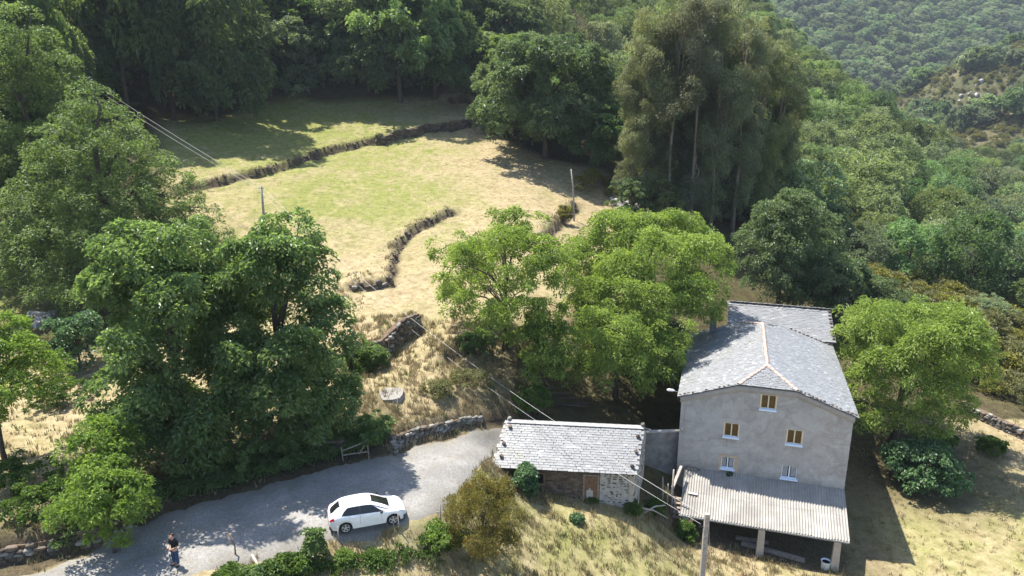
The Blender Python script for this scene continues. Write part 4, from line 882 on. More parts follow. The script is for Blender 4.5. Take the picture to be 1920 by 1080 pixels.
def leaves(P, D, per, rc, ll, lw, g, droop=0.3, flat=0.7, fold=0.25, star=False, tips=1.0):
    if ll < .55: ll, lw = ll * .76, lw * .74
    """leaf quads round the clump centres P that face outwards along D"""
    n = len(P); N = n * per
    c = np.repeat(P, per, 0); dd = np.repeat(D, per, 0)
    crc = np.repeat(rc * g.uniform(.7, 1.3, n), per)
    o = norm(unit(N, g) + dd * 0.55 + np.array([0, 0, 0.35]))
    rr = crc * (0.35 + 0.65 * g.random(N) ** 0.5)
    pos = c + o * rr[:, None] * np.array([1, 1, flat])
    ax = norm(o * np.array([1, 1, .5]) + unit(N, g) * 0.6 + np.array([0, 0, -droop]))
    nr = norm(np.array([0, 0, 0.6]) + o * 0.6 + unit(N, g) * 0.8)
    sd = norm(np.cross(ax, nr)); nr = np.cross(sd, ax)
    s = g.uniform(.55, 1.35, N)[:, None]
    L_, W_ = ll * s, lw * s
    v0 = pos - ax * L_ * 0.5; v2 = pos + ax * L_ * 0.5 - np.array([0, 0, 1]) * L_ * 0.12 * tips
    mid = pos + nr * L_ * 0.03 + ax * L_ * 0.05
    v1 = mid + sd * W_ * 0.5 + nr * W_ * fold; v3 = mid - sd * W_ * 0.5 + nr * W_ * fold
    V_ = np.stack([v0, v1, v2, v3], 1).reshape(-1, 3)
    tint = np.clip(np.repeat(g.uniform(0.15, .85, n), per) + g.normal(0, .18, N), 0, 1)
    return V_, tint
def crown_mesh(name, V_, tint, mat, clump_min=None):
    F = np.arange(len(V_)).reshape(-1, 4)
    me = np_mesh(name, V_, F, False, {'tint': ('FACE', tint)})
    me.materials.append(mat); return me
def limb_mesh(name, tips, H_, r0, g, mat, fork=0.28, lean=(0, 0), n_limbs=12, top=0.8):
    """tapered trunk with forking limbs that reach clump centres"""
    b = MB(); top_p = Vector((lean[0], lean[1], H_ * top))
    tr = [Vector((0, 0, -0.4)), Vector((lean[0] * .1 + g.normal(0, .05), lean[1] * .1, H_ * .12)), Vector((lean[0] * .35 + g.normal(0, .12) * r0 * 3, lean[1] * .35 + g.normal(0, .12) * r0 * 3, H_ * .35)), Vector((lean[0] * .7 + g.normal(0, .1) * r0 * 4, lean[1] * .7, H_ * .58)), top_p]
    b.tube(tr, [r0 * 1.35, r0, r0 * .72, r0 * .42, r0 * .12], 8)
    if len(tips):
        idx = g.choice(len(tips), size=min(n_limbs, len(tips)), replace=False)
        for i in idx:
            t = Vector(tips[i]); f = np.clip(fork + (t.z / H_ - fork) * g.uniform(.25, .55), fork * .8, .72)
            k = f * 4 / top if top else f; 
            zz = f * H_; s_ = None
            for a, c in zip(tr[:-1], tr[1:]):
                if a.z <= zz <= c.z: s_ = a.lerp(c, (zz - a.z) / (c.z - a.z))
            if s_ is None: s_ = tr[2]
            m1 = s_.lerp(t, .4) + Vector((g.normal(0, .25), g.normal(0, .25), (t - s_).length * .10)); m2 = s_.lerp(t, .75) + Vector((g.normal(0, .25), g.normal(0, .25), (t - s_).length * .08))
            rr = r0 * g.uniform(.28, .45)
            b.tube([s_, m1, m2, t], [rr, rr * .75, rr * .45, rr * .15], 6)
    me = b.mesh(name, True); me.materials.append(mat); return me
def make_tree(name, label, cat, x, y, Wd, Ht, mat, seed, low=0.12, n_cl=260, per=90, rc=0.8, ll=.36, lw=.17, droop=.35, flat=.9, r0=.28, group=None, sub=(.20, .30), n_sub=14, cone=0.0, surf=.5, bark=None, fork=.25, z=None, n_limbs=14, main=.36, dead=False, sy=1.0, boxy=1.0, zpow=1.0, lobes=None):
    g = np.random.default_rng(seed); z = gz(x, y) if z is None else z
    L = lobes_of(Wd, Ht, low, g, n_sub, sub, cone=cone, main=main, boxy=boxy, zpow=zpow)
    if lobes == 'cone':
        L = []
        for f in np.linspace(.10, .96, 10):
            rad = Wd * .56 * (1 - f) ** .55; rl_ = Wd * (.085 + .075 * (1 - f)); k = max(1, int(2 * PI * max(0, rad - rl_) / (rl_ * 1.25)))
            for q in range(k):
                a = 2 * PI * (q + g.uniform(-.3, .3)) / k; rr = max(0, rad - rl_) * g.uniform(.85, 1.08)
                L.append((math.cos(a) * rr, math.sin(a) * rr, f * Ht * g.uniform(.96, 1.02), rl_ * g.uniform(.8, 1.2), rl_ * g.uniform(.8, 1.2), rl_ * g.uniform(.7, 1.0)))
            L.append((0, 0, f * Ht, max(rad - rl_, rl_) * .9, max(rad - rl_, rl_) * .9, Ht * .07))
        L = np.array(L)
    P, D = crown_clumps(L, n_cl, g, zmin=low * Ht * .8, surf=surf)
    V_, t = leaves(P, D, per, rc, ll, lw, g, droop, flat)
    V_[:, 1] *= sy
    t_o = thing(name, label, cat, (x, y, z - .05), 0, group)
    o = bpy.data.objects.new('crown', crown_mesh('crown', V_, t, mat)); COL.objects.link(o); o.parent = t_o
    P2 = P.copy(); P2[:, 1] *= sy
    tm_ = limb_mesh('trunk', P2, Ht, r0, g, bark or M['bark'], fork, n_limbs=n_limbs)
    o2 = bpy.data.objects.new('trunk', tm_); COL.objects.link(o2); o2.parent = t_o
    return t_o
T = W['T']
def TT(k): return T[k][0], T[k][1], T[k][3], T[k][4]
x, y, w_, h_ = TT('walnut_a'); make_tree('walnut_tree', 'tall dark green walnut tree beside the lane, left of the pair', 'tree', x - .6, y + 2.0, w_ * .90, h_ * .94, M['walnut_dark'], 101, .0, 600, 100, .78, .36, .19, n_sub=44, sub=(.11, .20), r0=.30, surf=.55, main=.33, boxy=.4, cone=.25, zpow=1.35)
x, y, w_, h_ = TT('walnut_b'); make_tree('walnut_tree', 'tall dark green walnut tree beside the lane, nearest the wooden gate', 'tree', x - 1.6, y + 2.9, w_ * .92, h_ * .91, M['walnut_dark'], 102, .0, 600, 100, .78, .36, .19, n_sub=44, sub=(.11, .20), r0=.32, surf=.55, main=.33, boxy=.4, cone=.4, zpow=1.35)
x, y, w_, h_ = TT('small_ash'); make_tree('ash_tree', 'small bright green tree leaning over the lane by the terrace wall', 'tree', x, y, w_ * .9, h_ * .92, M['ash'], 103, .2, 150, 70, .5, .28, .13, r0=.09, n_sub=12, droop=.2)
make_tree('ash_tree', 'low bright green sapling just behind the small lane tree', 'tree', -21.7, 34.6, 4.2, 4.4, M['ash'], 113, .15, 110, 70, .5, .28, .13, r0=.07, n_sub=10, droop=.2)
x, y, w_, h_ = TT('edge_tree'); make_tree('ash_tree', 'bright green slender tree at the left edge of the field', 'tree', x, y, w_, h_, M['ash'], 104, .22, 230, 75, .6, .3, .14, r0=.14, n_sub=16, droop=.2)
x, y, w_, h_ = TT('chestnut'); make_tree('chestnut_tree', 'huge broad chestnut tree at the left edge of the meadow', 'tree', x - .6, y + 4, w_ * 1.06, h_ * .86, M['chestnut'], 105, .0, 1500, 62, .9, .46, .15, droop=.15, flat=.85, r0=.6, n_sub=48, sub=(.10, .18), surf=.5, n_limbs=20, lobes='cone')
x, y, w_, h_ = TT('chestnut_behind'); make_tree('chestnut_tree', 'tall pale chestnut tree rising behind the huge broad one', 'tree', x, y, w_, h_, M['chestnut'], 106, .05, 620, 62, .95, .48, .16, droop=.15, flat=.85, r0=.45, n_sub=22, sub=(.16, .25), cone=.2)
x, y, w_, h_ = TT('fig_left'); make_tree('fig_tree', 'low round fig tree on the bank left of the tall walnuts', 'tree', x, y, w_, h_, M['fig'], 107, .02, 110, 55, .5, .32, .26, r0=.1, n_sub=9)
x, y, w_, h_ = TT('walnut_c'); make_tree('walnut_tree', 'open bright green walnut with bare limbs showing, above the shed', 'tree', x - .8, y + 4, w_ * 1.04, h_ * .86, M['walnut_bright'], 108, .14, 390, 90, .72, .34, .14, n_sub=28, sub=(.10, .17), r0=.24, surf=.4, fork=.2, n_limbs=17, main=.24, boxy=.55, zpow=1.15)
make_tree('walnut_tree', 'smaller bright walnut in the shade at the foot of the open one', 'tree', x + 2.3, y + 1.2, 5.6, 6.0, M['walnut_bright'], 118, .14, 150, 90, .6, .32, .14, n_sub=12, r0=.12)
x, y, w_, h_ = TT('walnut_d'); make_tree('walnut_tree', 'bright green walnut overhanging the yard between shed and farmhouse', 'tree', x - .3, y + 3.5, w_ * .98, h_ * .98, M['walnut_bright'], 109, .10, 400, 100, .8, .34, .14, n_sub=26, sub=(.14, .22), r0=.25, boxy=.6)
x, y, w_, h_ = TT('walnut_e'); make_tree('walnut_tree', 'largest bright green walnut, rising behind the farmhouse chimney', 'tree', x - .9, y + 3.5, w_ * .84, h_ * .79, M['walnut_bright'], 110, .10, 760, 95, .9, .36, .15, n_sub=40, sub=(.12, .20), r0=.38, surf=.5, boxy=.6)
x, y, w_, h_ = TT('walnut_r'); make_tree('walnut_tree', 'round bright green walnut on the right side of the farmhouse', 'tree', x, y + 1.6, w_ * .84, h_ * .98, M['walnut_bright'], 111, .06, 600, 95, .85, .35, .15, n_sub=34, sub=(.13, .21), r0=.34, boxy=.55)
x, y, w_, h_ = TT('fig_r'); make_tree('fig_tree', 'low bluish green fig bush at the foot of the right walnut', 'tree', x, y, w_ * .82, h_ * .9, M['fig'], 112, .02, 190, 60, .55, .34, .27, r0=.1, n_sub=12)
x, y, w_, h_ = TT('mid_chestnut'); make_tree('chestnut_tree', 'broad full chestnut tree standing at the far end of the meadow', 'tree', x + .3, y + 1.5, w_ * .90, h_ * .92, M['mid_chestnut'], 114, .02, 820, 70, 1.15, .62, .26, droop=.3, r0=.5, n_sub=38, sub=(.13, .22), surf=.55, boxy=.5, cone=.25)
x, y, w_, h_ = TT('mid_small'); make_tree('chestnut_tree', 'smaller dark green tree tucked against the broad meadow chestnut', 'tree', x, y - .5, w_, h_, M['forest'], 115, .03, 260, 70, .95, .55, .24, droop=.3, r0=.25, n_sub=14)
x, y, w_, h_ = TT('oak_behind'); make_tree('oak_tree', 'tall grey green tree behind the farmhouse annex', 'tree', x, y, w_, h_, M['mid_chestnut'], 116, .05, 420, 75, .85, .42, .2, r0=.3, n_sub=20)
x, y, w_, h_ = TT('oak_b2'); make_tree('oak_tree', 'dense rounded tree behind the right end of the annex', 'tree', x, y, w_, h_, M['mid_chestnut'], 117, .04, 300, 75, .8, .42, .2, r0=.22, n_sub=16)
make_tree('oak_tree', 'dark bushy tree between annex and rocky spur', 'tree', 42.5, 77.5, 7.0, 6.2, M['forest'], 119, .03, 200, 75, .75, .42, .2, r0=.18, n_sub=12)
make_tree('oak_tree', 'grey green tree on the slope behind the tall annex tree', 'tree', 38, 92, 10, 9, M['mid_chestnut'], 120, .05, 260, 70, .95, .5, .24, r0=.22, n_sub=14)
x, y, w_, h_ = TT('oak_b3'); make_tree('oak_tree', 'wide pale oak on the slope right of the eucalyptus trunks', 'tree', x, y, w_, h_, M['mid_chestnut'], 121, .04, 300, 70, 1.0, .55, .25, r0=.25, n_sub=16)
x, y, w_, h_ = TT('heath'); make_tree('heath_bush', 'tall olive and rust coloured heath bush below the lane bend', 'bush', x - .1, y + .3, w_ * .9, h_ * .9, M['heath'], 122, .02, 330, 95, .36, .19, .055, droop=-.7, flat=1.1, r0=.08, n_sub=22, sub=(.13, .22), surf=.45, n_limbs=24, fork=.08, cone=.25)
# eucalyptus stand
def euc_mesh(seed, Ht, Wd):
    g = np.random.default_rng(seed); P = []; D = []
    nb = 17
    for i in range(nb):
        f = .12 + .86 * (i + g.uniform(0, 1)) / nb; a = g.uniform(0, 2 * PI); rad = Wd * .5 * (1 - .72 * min(1, abs(f - .58) / .40)) * g.uniform(.45, 1.1)
        c = np.array([math.cos(a) * rad, math.sin(a) * rad, f * Ht]); m = 19
        q = unit(m, g) * g.random((m, 1)) ** .4 * np.array([1.7, 1.7, 2.0]) + c
        P.append(q); D.append(norm(q - np.array([0, 0, f * Ht * .95])))
    P = np.vstack(P); D = np.vstack(D)
    V_, t = leaves(P, D, 105, 1.0, .40, .12, g, droop=.55, flat=1.0)
    tr = limb_mesh('trunk', P, Ht, .30, g, M['euc_bark'], .38, n_limbs=16, top=.95)
    return crown_mesh('crown', V_, t, M['euc']), tr
EUM = [euc_mesh(200 + k, 30, 8.2) for k in range(4)]
for i, (x, y, z, w_, h_) in enumerate(W['EUC']):
    e = thing('eucalyptus_tree', 'tall slender eucalyptus with olive drooping leaves in the stand', 'tree', (x, y, gz(x, y) - .1), random.uniform(0, 6), 'eucalyptus trees in the tall stand')
    s = h_ / 29.5; e.scale = (s * random.uniform(.92, 1.1), s * random.uniform(.92, 1.1), s)
    for nm, m_ in (('crown', EUM[i % 4][0]), ('trunk', EUM[i % 4][1])): share(nm, m_, e)
for i in range(10):
    x, y = 20 + 2.6 * i + random.uniform(-1, 1), 104 + 2.2 * i + random.uniform(-3, 6)
    e = thing('eucalyptus_tree', 'tall slender eucalyptus with olive drooping leaves in the stand', 'tree', (x, y, gz(x, y) - .1), random.uniform(0, 6), 'eucalyptus trees in the tall stand')
    s = random.uniform(.72, .95); e.scale = (s, s, s)
    for nm, m_ in (('crown', EUM[i % 4][0]), ('trunk', EUM[i % 4][1])): share(nm, m_, e)
for i in range(5):
    x, y = 22 + 4.4 * i + random.uniform(-1, 1), 108 + 3.6 * i + random.uniform(-2, 2)
    e = thing('eucalyptus_tree', 'tall slender eucalyptus with olive drooping leaves in the stand', 'tree', (x, y, gz(x, y) - .1), random.uniform(0, 6), 'eucalyptus trees in the tall stand')
    s = random.uniform(.9, 1.02); e.scale = (s * 1.15, s * 1.15, s)
    for nm, m_ in (('crown', EUM[(i + 1) % 4][0]), ('trunk', EUM[(i + 1) % 4][1])): share(nm, m_, e)
# dark wood above the meadow
def arche(seed, Wd, Ht, mat, low, n_cl, per, rc, ll, lw, trunk=True, n_sub=16, sub=(.17, .27), droop=.25, cone=.1, surf=.55, r0=.3, flat=.9, boxy=1.0):
    g = np.random.default_rng(seed); L = lobes_of(Wd, Ht, low, g, n_sub, sub, cone=cone, boxy=boxy)
    P, D = crown_clumps(L, n_cl, g, zmin=low * Ht * .8, surf=surf); V_, t = leaves(P, D, per, rc, ll, lw, g, droop, flat)
    return crown_mesh('crown', V_, t, mat), (limb_mesh('trunk', P, Ht, r0, g, M['bark'], .25, n_limbs=9) if trunk else None)
FOR = [arche(300 + k, 15, 18, M['forest'], .0, 420, 50, 1.1, .62, .27, r0=.35, n_sub=30, sub=(.13, .22), boxy=.45) for k in range(4)]
nf = 0
def forest_tree(x, y, Wd, Ht, label, group):
    global nf
    nf += 1
    e = thing('forest_tree', label, 'tree', (x, y, gz(x, y) - 2.6), random.uniform(0, 6.28), group)
    e.scale = (Wd / 15, Wd / 15, Ht / 18)
    a = FOR[nf % 4]
    for nm, m_ in (('crown', a[0]), ('trunk', a[1])): share(nm, m_, e)
FEDGE = [(1.4, 0, 'first'), (1.6, 0, 'second'), (1.75, -1, 'third'), (1.6, -1, 'fourth'), (.95, 8, 'fifth'), (.8, 12, 'sixth'), (.8, 12, 'seventh'), (1.0, 4, 'eighth'), (1.3, 0, 'ninth'), (1.2, 0, 'tenth'), (1.0, 1, 'eleventh'), (1.0, 1, 'twelfth')]
for x, y, z, w_, h_ in W['FOREST']:
    k_ = FEDGE.pop(0); forest_tree(x + .5, y + k_[1], w_ * 1.02, h_ * k_[0], k_[2] + ' large dark tree from the left along the upper meadow edge', 'trees along the upper meadow edge')
def inside_clear(x, y):
    X_, Y_ = np.array([x]), np.array([y])
    if in_poly(X_, Y_, MEADOW)[0]: return True
    sd, ov = poly_sd(X_, Y_, np.vstack([MEADOW, MEADOW[:1]])); return abs(sd[0]) < 4.5
g = np.random.default_rng(5); placed = [(a[0], a[1] + 2) for a in W['FOREST']] + [(T['chestnut'][0], T['chestnut'][1]), (T['chestnut_behind'][0], T['chestnut_behind'][1]), (T['mid_chestnut'][0], T['mid_chestnut'][1])]
def try_place(x, y, d):
    for a, b_ in placed:
        if (a - x) ** 2 + (b_ - y) ** 2 < d * d: return False
    placed.append((x, y)); return True
cnt = 0
for _ in range(3000):
    x, y = g.uniform(-112, 4), g.uniform(75, 215)
    if y < 118 - (x + 60) * 0.0 and x > -64: continue
    if x > -64 and y < 122: continue
    if inside_clear(x, y) or cnt > 120: continue
    if y > 175 + (4 - x) * .5: continue
    if try_place(x, y, 7.6):
        forest_tree(x, y, g.uniform(10, 15.5), g.uniform(14, 21), 'dark green tree deep in the wood above the meadow', 'trees of the dark wood'); cnt += 1
# hillside oaks: the 300 that show largest as trees of their own, the rest as one wood
HILL = []
for k in range(6):
    cm, tm_ = arche(400 + k, 8.8, 8.0, M['hill'], .0, 150, 40, .9, .52, .27, n_sub=18, sub=(.15, .26), r0=.16, boxy=.7, droop=.05)
    bmx = bmesh.new(); bmx.from_mesh(cm); bmx.to_mesh(cm); bmx.free(); HILL.append((cm, tm_))
def cam_uv(x, y, z):
    zz = z - 22.4; c, s_ = math.cos(R(15.3)), math.sin(R(15.3)); d = y * c - zz * s_; up = y * s_ + zz * c
    return (960 + 1340 * x / d, 540 - 1340 * up / d, d) if d > 1 else (-9999, -9999, d)
spots = []
P_all = []
for _ in range(26000):
    x, y = g.uniform(-60, 330), g.uniform(66, 350)
    if x < 5 and y < 205: continue
    if x < 72 and y < 92: continue
    if 52 < x < 70 and 78 < y < 104: continue
    if 12 < x < 54 and 84 < y < 124: continue
    if x < 14 and y < 128: continue
    P_all.append((x, y))
P_all = np.array(P_all); PZ = ground_z(P_all[:, 0], P_all[:, 1], False)
cell = {}; sel = []
open_n = vnoise(P_all[:, 0], P_all[:, 1], 40, 33)
for i, (x, y) in enumerate(P_all):
    dmin = 6.2 + (1.8 if open_n[i] > .12 else 0)
    # open heath along the spur crest
    u, v_, d = cam_uv(x, y, PZ[i])
    kx_, ky_ = int(x // 8), int(y // 8); bad = False
    for a in (-1, 0, 1):
        for b_ in (-1, 0, 1):
            for q in cell.get((kx_ + a, ky_ + b_), ()):
                if (P_all[q][0] - x) ** 2 + (P_all[q][1] - y) ** 2 < dmin * dmin: bad = True
    if bad: continue
    # the crest of the spur is heath, not wood: test the fall of the ground to both sides
    cell.setdefault((kx_, ky_), []).append(i); sel.append((x, y, PZ[i], u, v_, d))
def crest(x, y, z):
    e = ground_z(np.array([x + 22, x - 22, x, x]), np.array([y, y, y + 22, y - 22]), False); return z - e.mean()
sel = [s_ for s_ in sel if not (crest(s_[0], s_[1], s_[2]) > 1.15 and s_[5] > 175 and g.random() < .85)]
inview = [s_ for s_ in sel if -60 < s_[3] < 1980 and -260 < s_[4] < 1000]
inview.sort(key=lambda s_: s_[5]); 
ind = inview[:285]; ids = set(id(s_) for s_ in ind); rest = [s_ for s_ in sel if id(s_) not in ids]
for i, (x, y, z, u, v_, d) in enumerate(ind):
    s = g.uniform(.7, 1.55)
    if d < 135:
        lab, grp = 'rounded oak on the slope just beyond the farmhouse', 'oaks on the near slope'
    elif x > 60: lab, grp = 'rounded oak on the wooded slope dropping to the valley', 'oaks on the valley slope'
    else: lab, grp = 'rounded oak on the wooded hillside above the eucalyptus stand', 'oaks on the upper hillside'
    e = thing('oak_tree', lab, 'tree', (x, y, gz(x, y) - .3), g.uniform(0, 6.28), grp); e.scale = (s, s, s * g.uniform(.9, 1.3))
    a = HILL[i % 6]
    share('crown', a[0], e)
    if d < 170: share('trunk', a[1], e)
# geometry-node scatter for the wood too far off to tell apart
def scatter(name, pts, scales, sources, kind='stuff', label=None, tiltz=True):
    me = bpy.data.meshes.new(name); me.vertices.add(len(pts)); me.vertices.foreach_set('co', np.asarray(pts, np.float32).ravel())
    rs = np.random.default_rng(len(pts))
    for an, dt in (('size', np.asarray(scales)), ('spin', rs.uniform(0, 6.28, len(pts)))):
        a = me.attributes.new(an, 'FLOAT', 'POINT'); a.data.foreach_set('value', dt.astype(np.float32))
    a = me.attributes.new('pick', 'INT', 'POINT'); a.data.foreach_set('value', rs.integers(0, len(sources), len(pts)).astype(np.int32))
    o = bpy.data.objects.new(name, me); COL.objects.link(o); tag(o, label, kind=kind)
    ng = bpy.data.node_groups.new(name, 'GeometryNodeTree'); ng.interface.new_socket('Geometry', in_out='INPUT', socket_type='NodeSocketGeometry'); ng.interface.new_socket('Geometry', in_out='OUTPUT', socket_type='NodeSocketGeometry')
    N = ng.nodes; Lk = ng.links; gi = N.new('NodeGroupInput'); go = N.new('NodeGroupOutput'); ji = N.new('GeometryNodeJoinGeometry')
    at = {}
    for an, ty in (('size', 'FLOAT'), ('spin', 'FLOAT'), ('pick', 'INT')):
        q = N.new('GeometryNodeInputNamedAttribute'); q.data_type = ty; q.inputs[0].default_value = an; at[an] = q.outputs[0]
    cx = N.new('ShaderNodeCombineXYZ'); Lk.new(at['spin'], cx.inputs[2])
    for k, src in enumerate(sources):
        oi = N.new('GeometryNodeObjectInfo'); oi.inputs[0].default_value = src; oi.inputs['As Instance'].default_value = True
        cp = N.new('FunctionNodeCompare'); cp.data_type = 'INT'; cp.operation = 'EQUAL'; Lk.new(at['pick'], cp.inputs[2]); cp.inputs[3].default_value = k
        mp = N.new('GeometryNodeMeshToPoints'); Lk.new(gi.outputs[0], mp.inputs[0]); Lk.new(cp.outputs[0], mp.inputs['Selection'])
        ip = N.new('GeometryNodeInstanceOnPoints'); Lk.new(mp.outputs[0], ip.inputs[0]); Lk.new(oi.outputs['Geometry'], ip.inputs['Instance'])
        Lk.new(cx.outputs[0], ip.inputs['Rotation']); Lk.new(at['size'], ip.inputs['Scale']); Lk.new(ip.outputs[0], ji.inputs[0])
    Lk.new(ji.outputs[0], go.inputs[0]); md = o.modifiers.new('scatter', 'NODES'); md.node_group = ng
    return o
def crown_sources(n, group_trees): return group_trees[:n]
hill_crowns = [o for o in bpy.data.objects if o.name.startswith('crown') and o.data in [h[0] for h in HILL]]
src = []
for h in HILL:
    src.append(next(o for o in hill_crowns if o.data == h[0]))
rp = np.array([(s_[0], s_[1], s_[2] - .4) for s_ in rest])
scatter('oak_wood', rp, g.uniform(.6, 1.35, len(rp)), src, label='oak wood covering the slopes beyond the farm')
# far valley sides
fx, fy = g.uniform(60, 980, 30000), g.uniform(300, 1060, 30000)
m_ = ~((fx < 330) & (fy < 350)); fx, fy = fx[m_], fy[m_]; fz = ground_z(fx, fy, False) + 0.9 * vnoise(fx, fy, 24, 8)
u_ = 960 + 1340 * fx / fy
heathm = (fy < 520) & (fx > 150)
hn = vnoise(fx, fy, 60, 41)
keepm = np.where(heathm, hn > .12, hn > -.62) & (u_ > 1150) & (u_ < 2350) & (fz > -60)
fx, fy, fz = fx[keepm], fy[keepm], fz[keepm]
cell = {}; pts = []
for x, y, z in zip(fx, fy, fz):
    k = (int(x // 10.5), int(y // 10.5))
    if len(cell.setdefault(k, [])) >= (1 if (k[0] + k[1]) % 3 else 2): continue
    cell[k].append(1); pts.append((x, y, z - .5))
farm = arche(450, 9.5, 8.5, M['far'], .0, 110, 30, 1.1, .8, .5, False, n_sub=14, sub=(.17, .28), boxy=.7, droop=0)
farm2 = arche(451, 9.0, 7.5, M['far'], .0, 110, 30, 1.1, .8, .5, False, n_sub=12, sub=(.18, .30), boxy=.7, droop=0)
# two far trees of their own carry the meshes the far wood repeats
fs_ = []
for k, (fm, q) in enumerate(((farm, pts[0]), (farm2, pts[1]))):
    o = share('far_tree', fm[0], None, q, (0, 0, 1.3 * k), (1.1, 1.1, 1.1)); tag(o, 'small rounded tree on the far side of the valley', 'tree', 'trees across the valley'); fs_.append(o)
# scale by 1/1.1 is not needed: sources are used with their own object scale left out
scatter('far_wood', np.array(pts[2:]), g.uniform(.7, 1.75, len(pts) - 2), fs_, label='hazy wood on the far valley side')
# heath on the crests: low brown and yellow scrub
SCR = [arche(470 + k, 2.6, 1.8, M['scrub' if k != 1 else 'broom'], .0, 40, 26, .4, .42, .14, False, n_sub=8, droop=-.3) for k in range(3)]
hp = []
hxs, hys = g.uniform(40, 420, 16000), g.uniform(170, 520, 16000); hzs = ground_z(hxs, hys, False)
for x, y, z in zip(hxs, hys, hzs):
    near_crest = y < 340 and crest(x, y, z) > .8
    hill2 = y > 330 and x > 150
    if near_crest or (hill2 and g.random() < .8): hp.append((x, y, z - .2))
for _ in range(500):
    x, y = g.uniform(48, 74), g.uniform(66, 112); hp.append((x, y, gz(x, y) - .1)) if g.random() < .42 else None
for _ in range(240):
    x, y = g.uniform(-10, 60), g.uniform(200, 330); hp.append((x, y, float(ground_z(np.array([x]), np.array([y]), False)[0]) - .1))
sroots = []
labels = ['brown heath shrub on the rocky spur right of the farmhouse', 'yellow green broom shrub on the rocky spur', 'dull heath shrub beyond the right meadow wall']
for k, (x, y) in enumerate(((55.5, 80.5), (53.5, 87.0), (57.0, 75.0))):
    o = share('heath_shrub', SCR[k][0], None, (x, y, gz(x, y) - .1), (0, 0, k), (1.3, 1.3, 1.3)); tag(o, labels[k], 'shrub'); sroots.append(o)
scatter('heathland', np.array(hp), g.uniform(.6, 1.6, len(hp)), sroots, label='brown and yellow heath on the open crests')

